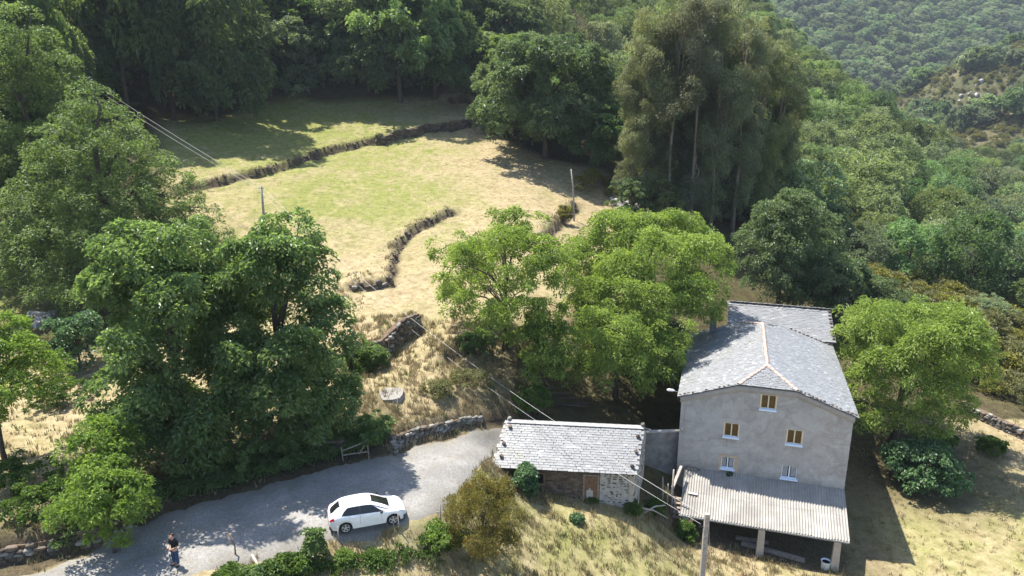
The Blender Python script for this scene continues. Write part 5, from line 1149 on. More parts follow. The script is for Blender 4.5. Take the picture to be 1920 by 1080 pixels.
# ---------------------------------------------------------------- car
def build_car(loc, yaw):
    car = thing('parked_car', 'white five door hatchback parked at the edge of the lane', 'car', loc, yaw)
    # length stations: x, sill z, belt half width, sill half width, belt z, roof half width, top z, bulge
    S = np.array([
        (-2.04, .40, .60, .58, .70, .56, .74), (-2.00, .30, .70, .68, .84, .60, .88), (-1.90, .24, .79, .76, .95, .62, .985),
        (-1.80, .22, .815, .79, .97, .60, 1.08), (-1.55, .20, .84, .82, .985, .55, 1.29), (-1.30, .20, .845, .83, .985, .55, 1.40),
        (-.9, .20, .85, .84, .965, .555, 1.445), (-.4, .20, .85, .845, .95, .565, 1.455), (.0, .20, .85, .845, .93, .565, 1.435), (.22, .20, .85, .845, .925, .555, 1.395),
        (.45, .20, .848, .845, .915, .56, 1.305), (.75, .20, .845, .84, .90, .58, 1.165), (1.05, .20, .84, .835, .885, .61, 1.005),
        (1.22, .20, .83, .83, .87, .62, .925), (1.5, .20, .81, .81, .83, .62, .875), (1.75, .22, .77, .78, .765, .58, .805),
        (1.90, .24, .70, .72, .68, .52, .715), (2.00, .28, .58, .62, .58, .44, .61), (2.06, .36, .44, .50, .50, .36, .52)])
    RA, FA, RW = -1.22, 1.30, 0.315
    xs_ = np.unique(np.r_[np.linspace(-2.04, 2.06, 83), RA, FA])
    def ip(x): return [np.interp(x, S[:, 0], S[:, c]) for c in range(1, 7)]
    kern = np.array([.25, .5, .25])
    par = np.array([ip(x) for x in xs_])
    for c in range(6):
        for _ in range(3):
            q = np.convolve(par[:, c], kern, 'same'); par[1:-1, c] = q[1:-1]
    def arch(x, z):
        for xa in (RA, FA):
            if abs(x - xa) < .37: z = max(z, RW + math.sqrt(.37 ** 2 - (x - xa) ** 2) - .015)
        return z
    def section(i):
        x = xs_[i]; sill, bw, sw_, bz, rw, tz = par[i]; zb = arch(x, sill); zb = min(zb, bz - .10)
        gh = tz - bz                                   # greenhouse height
        pts = []
        f = (zb - sill) / max(bz - sill, .01)
        lo = sw_ + (bw - sw_) * f
        mid = max(zb + .02, sill + (bz - sill) * .55)
        pts += [(lo - .015, zb), (lo + .012, zb + (mid - zb) * .5), (bw + .018, mid), (bw + .004, mid + (bz - mid) * .6), (bw - .035, bz)]
        e = max(gh - .05, 0.0)
        pts += [(bw - .05 + (rw - bw + .05) * .12, bz + e * .15), (bw - .05 + (rw - bw + .05) * .5, bz + e * .52), (rw + .03, bz + e * .88), (rw - .05, bz + gh * .5 + e * .5 + .0), (rw * .6, tz - .012), (0, tz)]
        return [(x, y, z) for y, z in pts]
    sec = [section(i) for i in range(len(xs_))]; npnt = len(sec[0])
    V_ = []
    for s_ in sec: V_ += [(x, -y, z) for x, y, z in s_] + [(x, y, z) for x, y, z in s_[-2::-1]]
    ring = 2 * npnt - 1; F_ = []
    for i in range(len(sec) - 1):
        for k in range(ring - 1): F_.append((i * ring + k, (i + 1) * ring + k, (i + 1) * ring + k + 1, i * ring + k + 1))
    F_.append(tuple(range(ring))); F_.append(tuple((len(sec) - 1) * ring + k for k in range(ring))[::-1])
    b = MB(); b.raw(V_, F_); body_o = b.build('body', M['paint'], car, smooth=True)
    b = MB(); b.box(-1.95, 1.95, -.72, .72, .18, .42); b.build('underbody', M['black'], car)
    # glass: patches lifted off the body surface
    def surf(x, k, side):                             # k: fractional index along the section
        i = np.interp(x, xs_, np.arange(len(xs_))); i0 = min(int(i), len(xs_) - 2); f = i - i0; k0 = min(int(k), npnt - 2); fk = k - k0
        def P_(ii, kk): return np.array(sec[ii][kk])
        p = (P_(i0, k0) * (1 - f) + P_(i0 + 1, k0) * f) * (1 - fk) + (P_(i0, k0 + 1) * (1 - f) + P_(i0 + 1, k0 + 1) * f) * fk
        return np.array((p[0], p[1] * side, p[2]))
    def patch(name, mat, fn, nu, nv, lift, parent):
        vv = [fn(u / nu, v / nv) for v in range(nv + 1) for u in range(nu + 1)]; vv = np.array(vv)
        G = vv.reshape(nv + 1, nu + 1, 3); du = np.gradient(G, axis=1); dv = np.gradient(G, axis=0); n_ = np.cross(du, dv); n_ /= np.maximum(np.linalg.norm(n_, axis=2, keepdims=True), 1e-9)
        cen = np.array([0, 0, .75]); sgn = np.sign(((G - cen) * n_).sum(2, keepdims=True)); G = G + n_ * sgn * lift
        me = np_mesh(name, G.reshape(-1, 3), grid_faces(nu + 1, nv + 1), True); return link_mesh(name, me, mat, parent)
    for side in (-1, 1):
        def rear_q(u, v, side=side):
            x0 = -1.42 + .16 * v + .10 * (1 - v) * 0; x1 = -.47; kk = 4.35 + 2.75 * v
            x = x0 + (x1 - x0) * u; 
            if u < .25: kk = 4.35 + (2.75 * (0.62 + 1.5 * u)) * v + .35 * (1 - u / .25) * (1 - v)
            return surf(x, kk, side)
        def front_q(u, v, side=side):
            x0 = -.40; x1 = .98 - .74 * v; kk = 4.35 + 2.75 * v; return surf(x0 + (x1 - x0) * u, kk, side)
        patch('side_window', M['car_glass'], rear_q, 10, 5, .006, car); patch('side_window', M['car_glass'], front_q, 10, 5, .006, car)
        b = MB(); b.raw([tuple(surf(-.465, 4.3 + 2.8 * t, side) + np.array([0, side * .008, .004])) for t in (0, .5, 1)] + [tuple(surf(-.405, 4.3 + 2.8 * t, side) + np.array([0, side * .008, .004])) for t in (0, .5, 1)], [(0, 1, 4, 3), (1, 2, 5, 4)]); b.build('pillar', M['black'], car)
        # door lines and handles
        for x in (-.98, -.43, .62):
            pts = [tuple(surf(x + (.12 if x > .5 else 0) * (1 - t), .8 + 3.4 * t, side) + np.array([0, side * .002, 0])) for t in (0, .33, .66, 1)]
            if x < -.9: pts = pts[2:]
            b = MB(); b.tube(pts, .006, 4); b.build('door_seam', M['black'], car)
        for x in (-.78, .02):
            p = surf(x, 3.45, side); b = MB(); b.tube([p + np.array([-.10, side * .015, 0]), p + np.array([0, side * .035, 0]), p + np.array([.10, side * .015, 0])], .018, 6); b.build('door_handle', M['alloy'], car)
        p = surf(.70, 4.6, side); b = MB(); b.tube([p + np.array([.02, side * .02, .0]), p + np.array([0, side * .10, .04]), p + np.array([-.02, side * .20, .05]), p + np.array([-.02, side * .235, .05])], [.03, .07, .075, .03], 8); b.build('wing_mirror', M['black'], car, smooth=True)
        # lamps
        patch('tail_light', M['red_lens'], lambda u, v, side=side: surf(-2.0 + .23 * u - .02 * v, 3.0 + (1.9 - .7 * u) * v, side), 6, 5, .012, car)
        patch('headlight', M['clear_lens'], lambda u, v, side=side: surf(1.62 + .33 * u, 3.55 + .1 * (1 - u) + 1.3 * v * (.4 + .6 * u), side), 7, 4, .010, car)
        patch('fog_light_trim', M['black'], lambda u, v, side=side: surf(1.86 + .15 * u, .5 + 1.1 * v, side), 4, 3, .010, car)
        # wheels
        for xa in (RA, FA):
            yw = side * .775
            def ringm(rad, prof, n=28):
                bb = MB(); m = len(prof)
                for a in range(n):
                    t = 2 * PI * a / n
                    for r_, yy in prof: bb.v.append((math.cos(t) * r_, yy * side, math.sin(t) * r_))
                for a in range(n):
                    a2 = (a + 1) % n
                    for k in range(m - 1): bb.f.append((a * m + k, a * m + k + 1, a2 * m + k + 1, a2 * m + k)); bb.m.append(0)
                return bb
            tb = ringm(RW, [(.20, -.09), (.285, -.09), (RW, -.07), (RW, .05), (.295, .075), (.225, .078), (.215, .05)])
            w_ = tb.build('wheel', M['rubber'], car, smooth=False, loc=(xa, yw, RW))
            rb = ringm(.22, [(.222, .070), (.212, .076), (.195, .05), (.19, -.05)]); rim = rb.build('rim', M['alloy'], w_)
            bb = MB()
            for a in range(5):
                t = 2 * PI * a / 5 + .3; c_, s_ = math.cos(t), math.sin(t)
                for off in (-.16, .16):
                    bb.beam((.03 * c_, .055 * side, .03 * s_), (.2 * math.cos(t + off), .062 * side, .2 * math.sin(t + off)), .035, .022, up=(0, 1, 0))
            bb.tube([(0, .04 * side, 0), (0, .068 * side, 0)], .05, 10); bb.build('spokes', M['alloy'], w_)
            bb = MB(); bb.tube([(0, -.06 * side, 0), (0, .035 * side, 0)], .195, 16); bb.build('brake_disc', M['black'], w_)
            bb = MB(); bb.tube([(xa, side * .45, RW + .02), (xa, side * .70, RW + .02)], .365, 20); bb.build('wheel_well', M['black'], car)
    mc = lambda x: np.interp(x, xs_, par[:, 5]); mrw = lambda x: np.interp(x, xs_, par[:, 4])
    def wind(u, v):
        x = .24 + (1.17 - .24) * (1 - v); hw = (.58 + .13 * (1 - v)) ; y = (u * 2 - 1) * hw
        k = np.interp(abs(y), [0, mrw(x) * .6, mrw(x) - .05, mrw(x) + .03, .75], [10, 9, 8, 7, 6])
        p = surf(x, k, 1); return np.array((p[0] - .05 * (y / hw) ** 2, y, p[2]))
    patch('windscreen', M['car_glass'], wind, 14, 8, .008, car)
    def rwin(u, v):
        x = -1.93 + .50 * v; hw = .66 - .11 * v; y = (u * 2 - 1) * hw
        k = np.interp(abs(y), [0, mrw(x) * .6, mrw(x) - .05, mrw(x) + .03, .75], [10, 9, 8, 7, 6])
        p = surf(x, k, 1); return np.array((p[0] + .04 * (y / hw) ** 2, y, p[2]))
    patch('rear_window', M['car_glass'], rwin, 12, 6, .008, car)
    b = MB(); b.box(-2.055, -1.93, -.66, .66, .27, .42); b.build('rear_bumper', M['black'], car)
    b = MB(); b.box(1.93, 2.075, -.42, .42, .33, .46); b.build('grille', M['black'], car)
    for x in (1.20,):
        pts = [tuple(surf(x - .04 * (abs(t) ** 2), np.interp(abs(t), [0, .6, 1], [10, 8.6, 6.2]), 1 if t >= 0 else -1) + np.array([0, 0, .004])) for t in (-1, -.6, -.2, .2, .6, 1)]
        b = MB(); b.tube(pts, .014, 5); b.build('cowl', M['black'], car)
    b = MB(); b.tube([(-1.15, 0, 1.43), (-1.28, 0, 1.60)], .008, 5); b.build('roof_aerial', M['black'], car)
    return car
pr_, pf_ = np.array(W['PT']['car'][0][:2]), np.array(W['PT']['car'][1][:2])
cdir = (pf_ - pr_) / np.hypot(*(pf_ - pr_)); cyaw = math.atan2(cdir[1], cdir[0])
cc = (pr_ + pf_) / 2 + np.array([-cdir[1], cdir[0]]) * .78 - cdir * .04
build_car((cc[0], cc[1], float(gfast(cc[0], cc[1])) + .045), cyaw)

# ---------------------------------------------------------------- person with a controller
def skin_obj(name, verts, edges, mat, parent, sub=2, root=0):
    """verts: (co, rx, ry)"""
    me = bpy.data.meshes.new(name); me.from_pydata([v[0] for v in verts], edges, []); me.update()
    o = link_mesh(name, me, mat, parent); bpy.context.view_layer.objects.active = o
    md = o.modifiers.new('skin', 'SKIN'); md.use_smooth_shade = True
    for i, v in enumerate(verts): sv_ = me.skin_vertices[0].data[i]; sv_.radius = (v[1], v[2]); sv_.use_root = (i == root)
    s2 = o.modifiers.new('sub', 'SUBSURF'); s2.levels = sub; s2.render_levels = sub
    return o
pp = W['PT']['person'][0]
per = thing('person', 'person in black T-shirt and blue jeans standing on the lane holding a controller', 'person', (pp[0], pp[1], float(gfast(pp[0], pp[1])) + .045), R(-20))
# facing -y (towards the camera side), head bent over the hands
bv = [((0, 0, .95), .15, .11), ((0, 0, 1.12), .135, .095), ((0, .01, 1.30), .16, .105), ((0, .02, 1.44), .13, .085), ((0, .0, 1.52), .058, .06),
      ((0, -.035, 1.60), .075, .085), ((0, -.05, 1.68), .078, .095), ((0, -.045, 1.755), .055, .07),
      ((-.19, .01, 1.42), .055, .055), ((-.25, .03, 1.14), .036, .036), ((-.10, -.27, 1.10), .024, .026), ((-.05, -.34, 1.11), .035, .022),
      ((.19, .01, 1.42), .055, .055), ((.25, .03, 1.14), .036, .036), ((.10, -.27, 1.10), .024, .026), ((.05, -.34, 1.11), .035, .022),
      ((-.10, 0, .86), .095, .10), ((-.12, -.01, .50), .062, .066), ((-.13, .03, .10), .042, .045), ((-.14, -.12, .04), .045, .035),
      ((.10, 0, .86), .095, .10), ((.12, -.01, .50), .062, .066), ((.13, .03, .10), .042, .045), ((.14, -.12, .04), .045, .035)]
be = [(0, 1), (1, 2), (2, 3), (3, 4), (4, 5), (5, 6), (6, 7), (3, 8), (8, 9), (9, 10), (10, 11), (3, 12), (12, 13), (13, 14), (14, 15), (0, 16), (16, 17), (17, 18), (18, 19), (0, 20), (20, 21), (21, 22), (22, 23)]
body_p = skin_obj('body', bv, be, M['skin'], per)
tv = [((0, 0, .93), .175, .125), ((0, 0, 1.12), .16, .115), ((0, .01, 1.30), .185, .125), ((0, .02, 1.45), .175, .125), ((-.205, .01, 1.42), .085, .085), ((-.245, .025, 1.16), .07, .07), ((.205, .01, 1.42), .085, .085), ((.245, .025, 1.16), .07, .07), ((0, .01, 1.545), .085, .085)]
skin_obj('t_shirt', tv, [(0, 1), (1, 2), (2, 3), (3, 4), (4, 5), (3, 6), (6, 7), (3, 8)], M['tee'], per)
jv = [((0, 0, .95), .165, .12), ((-.10, 0, .84), .11, .115), ((-.12, -.01, .50), .082, .085), ((-.13, .025, .12), .068, .07), ((.10, 0, .84), .11, .115), ((.12, -.01, .50), .082, .085), ((.13, .025, .12), .068, .07)]
skin_obj('jeans', jv, [(0, 1), (1, 2), (2, 3), (0, 4), (4, 5), (5, 6)], M['jeans'], per)
for s_ in (-1, 1):
    skin_obj('shoe', [((.13 * s_, .06, .05), .05, .05), ((.14 * s_, -.06, .045), .052, .045), ((.145 * s_, -.17, .035), .045, .035)], [(0, 1), (1, 2)], M['tee'], per)
skin_obj('hair', [((0, .045, 1.64), .085, .08), ((0, .02, 1.735), .105, .10), ((0, -.055, 1.80), .09, .065)], [(0, 1), (1, 2)], M['hair'], per)
for s_ in (-1, 1):                                      # fingers closed on the controller, thumb on top
    for q in range(4):
        bx_ = .035 + .0; y_ = -.335 - .0; z_ = 1.125 - q * .018
        skin_obj('finger', [((s_ * .055, y_ + .01, z_), .010, .010), ((s_ * .075, y_ - .04, z_), .009, .009), ((s_ * .058, y_ - .075, z_ - .004), .008, .008)], [(0, 1), (1, 2)], M['skin'], body_p, 1)
    skin_obj('thumb', [((s_ * .05, -.32, 1.14), .011, .011), ((s_ * .045, -.36, 1.155), .010, .010), ((s_ * .028, -.385, 1.15), .008, .008)], [(0, 1), (1, 2)], M['skin'], body_p, 1)
    b = MB(); b.tube([(s_ * .03, -.143, 1.695), (s_ * .03, -.150, 1.694)], .010, 6); b.build('eye', M['tee'], body_p)
    b = MB(); b.tube([(s_ * .078, -.03, 1.66), (s_ * .09, -.028, 1.69), (s_ * .08, -.03, 1.715)], [.010, .016, .008], 6); b.build('ear', M['skin'], body_p)
b = MB(); b.tube([(0, -.135, 1.70), (0, -.165, 1.665), (0, -.14, 1.655)], [.010, .018, .010], 6); b.build('nose', M['skin'], body_p)
pmw = Matrix.Translation(per.location) @ Matrix.Rotation(R(-20), 4, 'Z')
b = MB(); b.box(-.06, .06, -.40, -.345, 1.10, 1.135); b.tube([(-.04, -.36, 1.13), (-.05, -.33, 1.22)], .006, 5); b.tube([(.04, -.36, 1.13), (.05, -.33, 1.22)], .006, 5); b.box(-.05, .05, -.375, -.365, 1.135, 1.20)
rc_o = b.build('remote_controller', M['black']); rc_o.matrix_world = pmw; tag(rc_o, 'small dark remote controller held by the person', 'controller')

# ---------------------------------------------------------------- poles and wires
def gzp(x, y): return float(gfast(x, y))
px_, py_, _ = W['PT']['pole'][0]
P1 = Vector((-28.2, 80.5, 0)); P1.z = gzp(P1.x, P1.y)
p1 = thing('utility_pole', 'wooden utility pole standing in the meadow beside the walnut tops', 'pole', P1)
b = MB(); b.tube([(0, 0, -.4), (0, 0, 3.5), (0, 0, 6.3)], [.16, .14, .12], 10); b.build('post', M['grey_wood'], p1, smooth=True)
b = MB(); b.beam((-.28, 0, 6.05), (.28, 0, 6.05), .07, .07); b.build('crossarm', M['grey_wood'], p1)
P2 = Vector((11.25, 36.3, 0)); P2.z = gzp(P2.x, P2.y)
p2 = thing('utility_pole', 'square grey wooden utility pole in front of the farmhouse porch', 'pole', P2)
b = MB(); b.raw([(-.16, -.15, -.5), (.16, -.15, -.5), (.16, .15, -.5), (-.16, .15, -.5), (-.125, -.115, 6.65), (.125, -.115, 6.65), (.125, .115, 6.65), (-.125, .115, 6.65)], [(0, 3, 2, 1), (4, 5, 6, 7), (0, 1, 5, 4), (1, 2, 6, 5), (2, 3, 7, 6), (3, 0, 4, 7)])
b.build('post', M['grey_wood'], p2)
b = MB(); b.beam((-.13, .02, 5.75), (-.34, .02, 5.82), .04, .05); b.tube([(-.34, .02, 5.75), (-.34, .02, 5.98)], .04, 8); b.build('insulator_bracket', M['black'], p2)
b = MB(); b.tube([(.13, 0, 6.4), (.28, -.05, 4.2), (.58, -.2, 1.6), (.78, -.3, 0.0)], .014, 5); b.build('stay_wire', M['wire'], p2)
P3 = Vector((8.69, 98.4, 0)); P3.z = gzp(P3.x, P3.y)
p3 = thing('dead_pole', 'thin leaning grey pole on the bank at the meadow edge', 'pole', P3)
b = MB(); b.tube([(0, 0, -1.0), (-.15, .1, 2.6), (-.3, .1, 5.0), (-.6, .2, 7.2)], [.13, .11, .10, .08], 8); b.build('post', M['grey_wood'], p3, smooth=True)
b = MB(); b.tube([(-.05, 0, 1.8), (.7, .1, 1.9)], .03, 5); b.tube([(-.3, 0, 4.6), (.3, .1, 5.2)], .02, 5); b.build('twig', M['grey_wood'], p3)
P0 = Vector((-67, 112, 0)); P0.z = gzp(P0.x, P0.y)
p0 = thing('utility_pole', 'wooden utility pole half hidden in the dark wood', 'pole', P0)
b = MB(); b.tube([(0, 0, -.4), (0, 0, 9.0)], [.16, .11], 10); b.build('post', M['grey_wood'], p0, smooth=True)
def wire(a, c, sag, r, label):
    a, c = Vector(a), Vector(c); pts = []
    for i in range(25):
        t = i / 24; p = a.lerp(c, t); p.z -= sag * 4 * t * (1 - t); pts.append(p)
    b = MB(); b.tube(pts, r, 5); tag(b.build('power_line', M['wire']), label, 'cable')
wire(P1 + Vector((.22, 0, 6.12)), P2 + Vector((-.14, .02, 6.5)), 1.9, .011, 'upper overhead wire running from meadow pole to porch pole')
wire(P1 + Vector((-.22, 0, 5.95)), P2 + Vector((-.34, .02, 5.98)), 2.3, .009, 'lower overhead wire running from meadow pole to porch pole')
wire(P0 + Vector((.2, 0, 7.4)), P1 + Vector((.22, 0, 6.12)), .5, .019, 'upper overhead wire from the dark wood to the meadow pole')
wire(P0 + Vector((-.2, 0, 7.0)), P1 + Vector((-.22, 0, 5.95)), .6, .018, 'lower overhead wire from the dark wood to the meadow pole')

# ---------------------------------------------------------------- dry stone walls and rocks
def stone_wall(name, label, pts, h, rows_h, keys, seed, lean=0.0, per_len=(.28, .6), thick=.4, base=-.15, maxn=200, top_jit=.2, core='mud_mortar'):
    r = random.Random(seed); P = resample(np.array(pts), 60); mid = P[len(P) // 2]
    org = Vector((mid[0], mid[1], gz(*mid) - .3)); w = thing(name, label, 'wall', org)
    s = np.r_[0, np.cumsum(np.hypot(*np.diff(P, axis=0).T))]; Ltot = s[-1]
    zs_ = ground_z(P[:, 0], P[:, 1]) if True else None
    cb = MB(); 
    def at(a):
        x = np.interp(a, s, P[:, 0]); y = np.interp(a, s, P[:, 1]); i = min(np.searchsorted(s, a), len(P) - 1); i = max(i, 1)
        d = P[i] - P[i - 1]; d = d / np.hypot(*d); return x, y, d
    # ground on the low side
    def low_z(x, y, d): 
        q = np.array([1.0, .6]); nrm_ = np.array([d[1], -d[0]]); return min(gz(*(np.array([x, y]) + nrm_ * k)) for k in q)
    n = 0; nseg = max(3, int(Ltot / 1.2)); prof = [(a, *at(a)) for a in np.linspace(0, Ltot, nseg + 1)]
    lows = [low_z(x, y, d) for _, x, y, d in prof]; aa = [q[0] for q in prof]
    for k in range(nseg):
        (_, xa, ya, da), (_, xb, yb_, db) = prof[k], prof[k + 1]; 
        na, nb = np.array([da[1], -da[0]]), np.array([db[1], -db[0]]); ta, tb = lows[k] + h - .18, lows[k + 1] + h - .18
        vv = []
        for x, y, nn, zl, zt in ((xa, ya, na, lows[k] - .5, ta), (xb, yb_, nb, lows[k + 1] - .5, tb)):
            for off, z in ((.10, zl), (.05, zt), (-thick, zt), (-thick, zl)): vv.append((x + nn[0] * off - org.x, y + nn[1] * off - org.y, z - org.z))
        cb.raw(vv, [(0, 4, 5, 1), (1, 5, 6, 2), (2, 6, 7, 3), (0, 1, 2, 3), (7, 6, 5, 4)])
    cb.build('wall_core', M[core], w)
    z = base
    while z < h and n < maxn:
        rh = r.uniform(*rows_h); a = r.uniform(0, .3)
        while a < Ltot and n < maxn:
            l = r.uniform(*per_len); x, y, d = at(min(a + l / 2, Ltot)); nn = np.array([d[1], -d[0]]); zl = np.interp(a + l / 2, aa, lows)
            if z + rh < h + r.uniform(-top_jit, top_jit):
                off = .10 + r.uniform(-.05, .05) - lean * (z / h)
                share('stone', r.choice(ST[r.choice(keys)]), w, (x + nn[0] * off - org.x, y + nn[1] * off - org.y, zl + z + rh / 2 - org.z), (r.uniform(-.15, .15), r.uniform(-.15, .15), math.atan2(d[1], d[0]) + r.uniform(-.15, .15)), (l * 1.0, r.uniform(.28, .4), rh * 1.05)); n += 1
            a += l
        z += rh * .95
    return w
SP = {k: v[1] for k, v in STEPS.items()}
stone_wall('retaining_wall', 'rough stone retaining wall along the upper edge of the lane', SP['road_wall'][:5], 1.15, (.14, .26), ('stone', 'stone', 'dark_stone'), 71, maxn=150)
stone_wall('field_wall', 'tall ivy grown stone wall below the dry field corner', SP['field_wall'], 2.0, (.2, .34), ('stone', 'dark_stone'), 72, maxn=190, per_len=(.35, .8))
stone_wall('terrace_wall', 'earthy stone wall of the grassy terrace at the lower left', SP['terrace_wall'], 1.0, (.15, .28), ('dark_stone', 'dark_stone', 'stone'), 73, maxn=90, top_jit=.4)
stone_wall('terrace_wall', 'long shaded stone wall under the dark wood at the meadow end', SP['shade_wall'], 1.9, (.3, .5), ('dark_stone',), 74, maxn=190, per_len=(.5, 1.1))
stone_wall('boundary_wall', 'dark dry stone wall across the right hand meadow', W['RIGHT_WALL'], 1.1, (.16, .28), ('dark_stone', 'stone'), 75, maxn=190, thick=.5)
stone_wall('terrace_wall', 'short corner of stones at the curved meadow bank', SP['curved_bank'][:3], .8, (.2, .34), ('dark_stone', 'stone'), 76, maxn=46, top_jit=.35, per_len=(.4, .8))
def rock_line(name, label, pts, wid, n, seed, sz=(.5, 1.3), cat='wall', key='rock'):
    r = random.Random(seed); P = resample(np.array(pts), 40); m = P[20]; w = thing(name, label, cat, (m[0], m[1], gz(*m)))
    for i in range(n):
        q = P[r.randrange(40)] + np.array([r.uniform(-wid, wid), r.uniform(-wid, wid)]); s_ = r.uniform(*sz)
        share('stone', r.choice(ST[key]), w, (q[0] - m[0], q[1] - m[1], gz(*q) - gz(*m) + (s_ * .25 + r.uniform(0, .5) if key == 'rock' else 0)), (r.uniform(-.4, .4), r.uniform(-.4, .4), r.uniform(0, 3)), (s_, s_ * r.uniform(.6, 1), s_ * r.uniform(.5, .9)))
rock_line('tumbled_wall', 'tumbled pale stone wall between meadow and eucalyptus stand', W['ROCKWALL_A'], .9, 110, 81)
rock_line('tumbled_wall', 'shorter line of fallen pale stones beside the tumbled wall', W['ROCKWALL_B'], .6, 60, 82, (.4, 1.0))
rock_line('bank_stones', 'dark stones lining the curved bank in the middle of the meadow', SP['curved_bank'][2:], .30, 90, 93, (.18, .46), 'wall', 'dark_stone')
rock_line('bank_stones', 'dark stones along the long upper bank of the meadow', SP['upper_bank'][1:], .34, 100, 94, (.22, .6), 'wall', 'dark_stone')
def outcrop(label, pts, seed, sz, n, spread, name='rock_outcrop'):
    r = random.Random(seed); m = pts[0]; z0 = float(ground_z(np.array([m[0]]), np.array([m[1]]), False)[0]); w = thing(name, label, 'rock', (m[0], m[1], z0))
    for i in range(n):
        p = pts[i % len(pts)]; q = (p[0] + r.gauss(0, spread), p[1] + r.gauss(0, spread)); s_ = r.uniform(*sz); zq = float(ground_z(np.array([q[0]]), np.array([q[1]]), False)[0])
        share('boulder', r.choice(ST['rock']), w, (q[0] - m[0], q[1] - m[1], zq - z0 + s_ * .25), (r.uniform(-.5, .5), r.uniform(-.5, .5), r.uniform(0, 3)), (s_, s_ * r.uniform(.6, 1.1), s_ * r.uniform(.7, 1.3)))
rk = W['PT']['rock']
outcrop('pale rocks on the spur above the right walnut', [rk[0][:2], rk[1][:2]], 83, (.6, 1.6), 22, 1.2)
outcrop('pale boulders beside the shrubs right of the walnut crown', [rk[2][:2], rk[3][:2], rk[4][:2]], 84, (.5, 1.5), 24, .9)
outcrop('tall pale crag in the wood across the valley', [(365, 740), (367, 745), (372, 738), (376, 742), (370, 752), (372, 760), (374, 768)], 85, (2.5, 7), 70, 3.8)
outcrop('grey cliffs on the shoulder of the right hill', [(250, 440), (262, 445), (275, 450), (283, 455)], 86, (1.0, 2.8), 90, 4.5)
outcrop('grey rocks low on the right hill spur', [(232, 440), (240, 437)], 87, (.9, 2.4), 50, 4)
outcrop('pile of mossy dark stones at the foot of the huge chestnut', [W['PT']['stonepile'][0][:2], W['PT']['stonepile'][1][:2]], 88, (.5, 1.1), 22, .6, 'stone_pile')
outcrop('pale bare rocks breaking through the spur crest', [(118, 236), (121, 239), (115, 232)], 91, (1.2, 3.4), 20, 2.2)
outcrop('scattered pale rocks lower down the spur crest', [(118.5, 216.5), (122, 214)], 92, (1.0, 2.8), 16, 2.2)
sx_, sy_, sz_ = W['PT']['slab'][0]
b = MB(); n_ = 9
top = [(math.cos(2 * PI * k / n_) * 1.05 * (.8 + .3 * ((k * 7) % 5) / 5), math.sin(2 * PI * k / n_) * 1.0 * (.8 + .3 * ((k * 3) % 5) / 5), .16) for k in range(n_)]
b.poly(top); [b.poly([top[k], (top[k][0] * 1.05, top[k][1] * 1.05, -.3), (top[(k + 1) % n_][0] * 1.05, top[(k + 1) % n_][1] * 1.05, -.3), top[(k + 1) % n_]]) for k in range(n_)]
o = b.build('concrete_slab', M['rock']); o.location = (sx_, sy_, gz(sx_, sy_)); o.rotation_euler = (.12, -.05, 0); tag(o, 'pale flat slab lying on the grassy bank above the lane', 'slab')
# ---------------------------------------------------------------- yard clutter
b = MB(); WL = np.array([8.9, 50.6]); WRr = np.array([13.05, 50.9]); Lw = float(np.hypot(*(WRr - WL)))
cw_ = thing('yard_wall', 'low grey wall closing the yard between shed and farmhouse', 'wall', (WL[0], WL[1], -6.2), math.atan2(WRr[1] - WL[1], WRr[0] - WL[0]))
b.box(0, Lw, -.12, .12, -1, 3.08); b.build('wall', M['dark_concrete'], cw_)
b = MB(); b.box(-.05, Lw + .05, -.17, .17, 3.083, 3.18); b.build('coping', M['concrete'], cw_)
# stairs rail and posts at the left porch corner
for (lx, ly, hgt, label, lean) in ((-.05, -3.2, 3.6, 'stout weathered post at the left corner of the porch', .0), (-.75, -3.55, 2.6, 'thin pale pole leaning beside the porch steps', .12), (-.38, -3.3, 2.2, 'short grey stake between the post and the pole', .02)):
    x, y = hloc(lx, ly); q = gzp(x, y); o_ = thing('wooden_post', label, 'post', (x, y, q - .2)); b = MB(); b.tube([(0, 0, 0), (lean * .4, 0, hgt * .5), (-lean * .3, 0, hgt + .2)], [.09, .075, .06] if lx > -.1 else [.055, .05, .04], 7); b.build('post', M['grey_wood'], o_, smooth=True)
b = MB(); b.beam((-.05, -3.2, 3.7), (.38, -1.2, 4.45), .2, .16); put('plank', b, M['grey_wood'], 'sloping thick handrail plank along the left edge of the porch', 'plank')
b = MB(); b.beam((.22, -3.5, 1.4), (.18, -3.0, 2.9), .16, .06); put('plank', b, M['wood'], 'upright rough board leaning at the left porch corner', 'plank')
steps = thing('wooden_steps', 'rough wooden steps under the left corner of the porch', 'steps', (*hloc(.35, -3.4), gzp(*hloc(.35, -3.4))), -HT)
for q in range(5):
    b = MB(); b.box(-.35, .35, -.15 + .28 * q, .15 + .28 * q, .12 + .22 * q, .19 + .22 * q); b.build('tread', M['wood'], steps)
for (a, c, label) in (((8.75, 43.6, .5), (11.2, 45.1, .75), 'long grey pole lying between shed corner and porch steps'), ((9.2, 43.9, .3), (11.0, 45.3, 1.5), 'bent grey branch propped between shed and porch steps')):
    b = MB(); p = [Vector((a[0], a[1], gzp(a[0], a[1]) + a[2])), Vector((c[0], c[1], gzp(c[0], c[1]) + c[2]))]; m_ = p[0].lerp(p[1], .5) + Vector((0, 0, .2)); b.tube([p[0], m_, p[1]], [.07, .06, .05], 6); tag(b.build('pole', M['grey_wood'], smooth=True), label, 'pole')
b = MB(); lp = [Vector((8.62, 43.3, gzp(8.6, 43.3) - .2)), Vector((8.72, 43.5, gzp(8.6, 43.3) + 2.6))]; b.tube(lp, .03, 5); tag(b.build('pole', M['grey_wood']), 'thin grey pole leaning against the shed corner', 'pole')
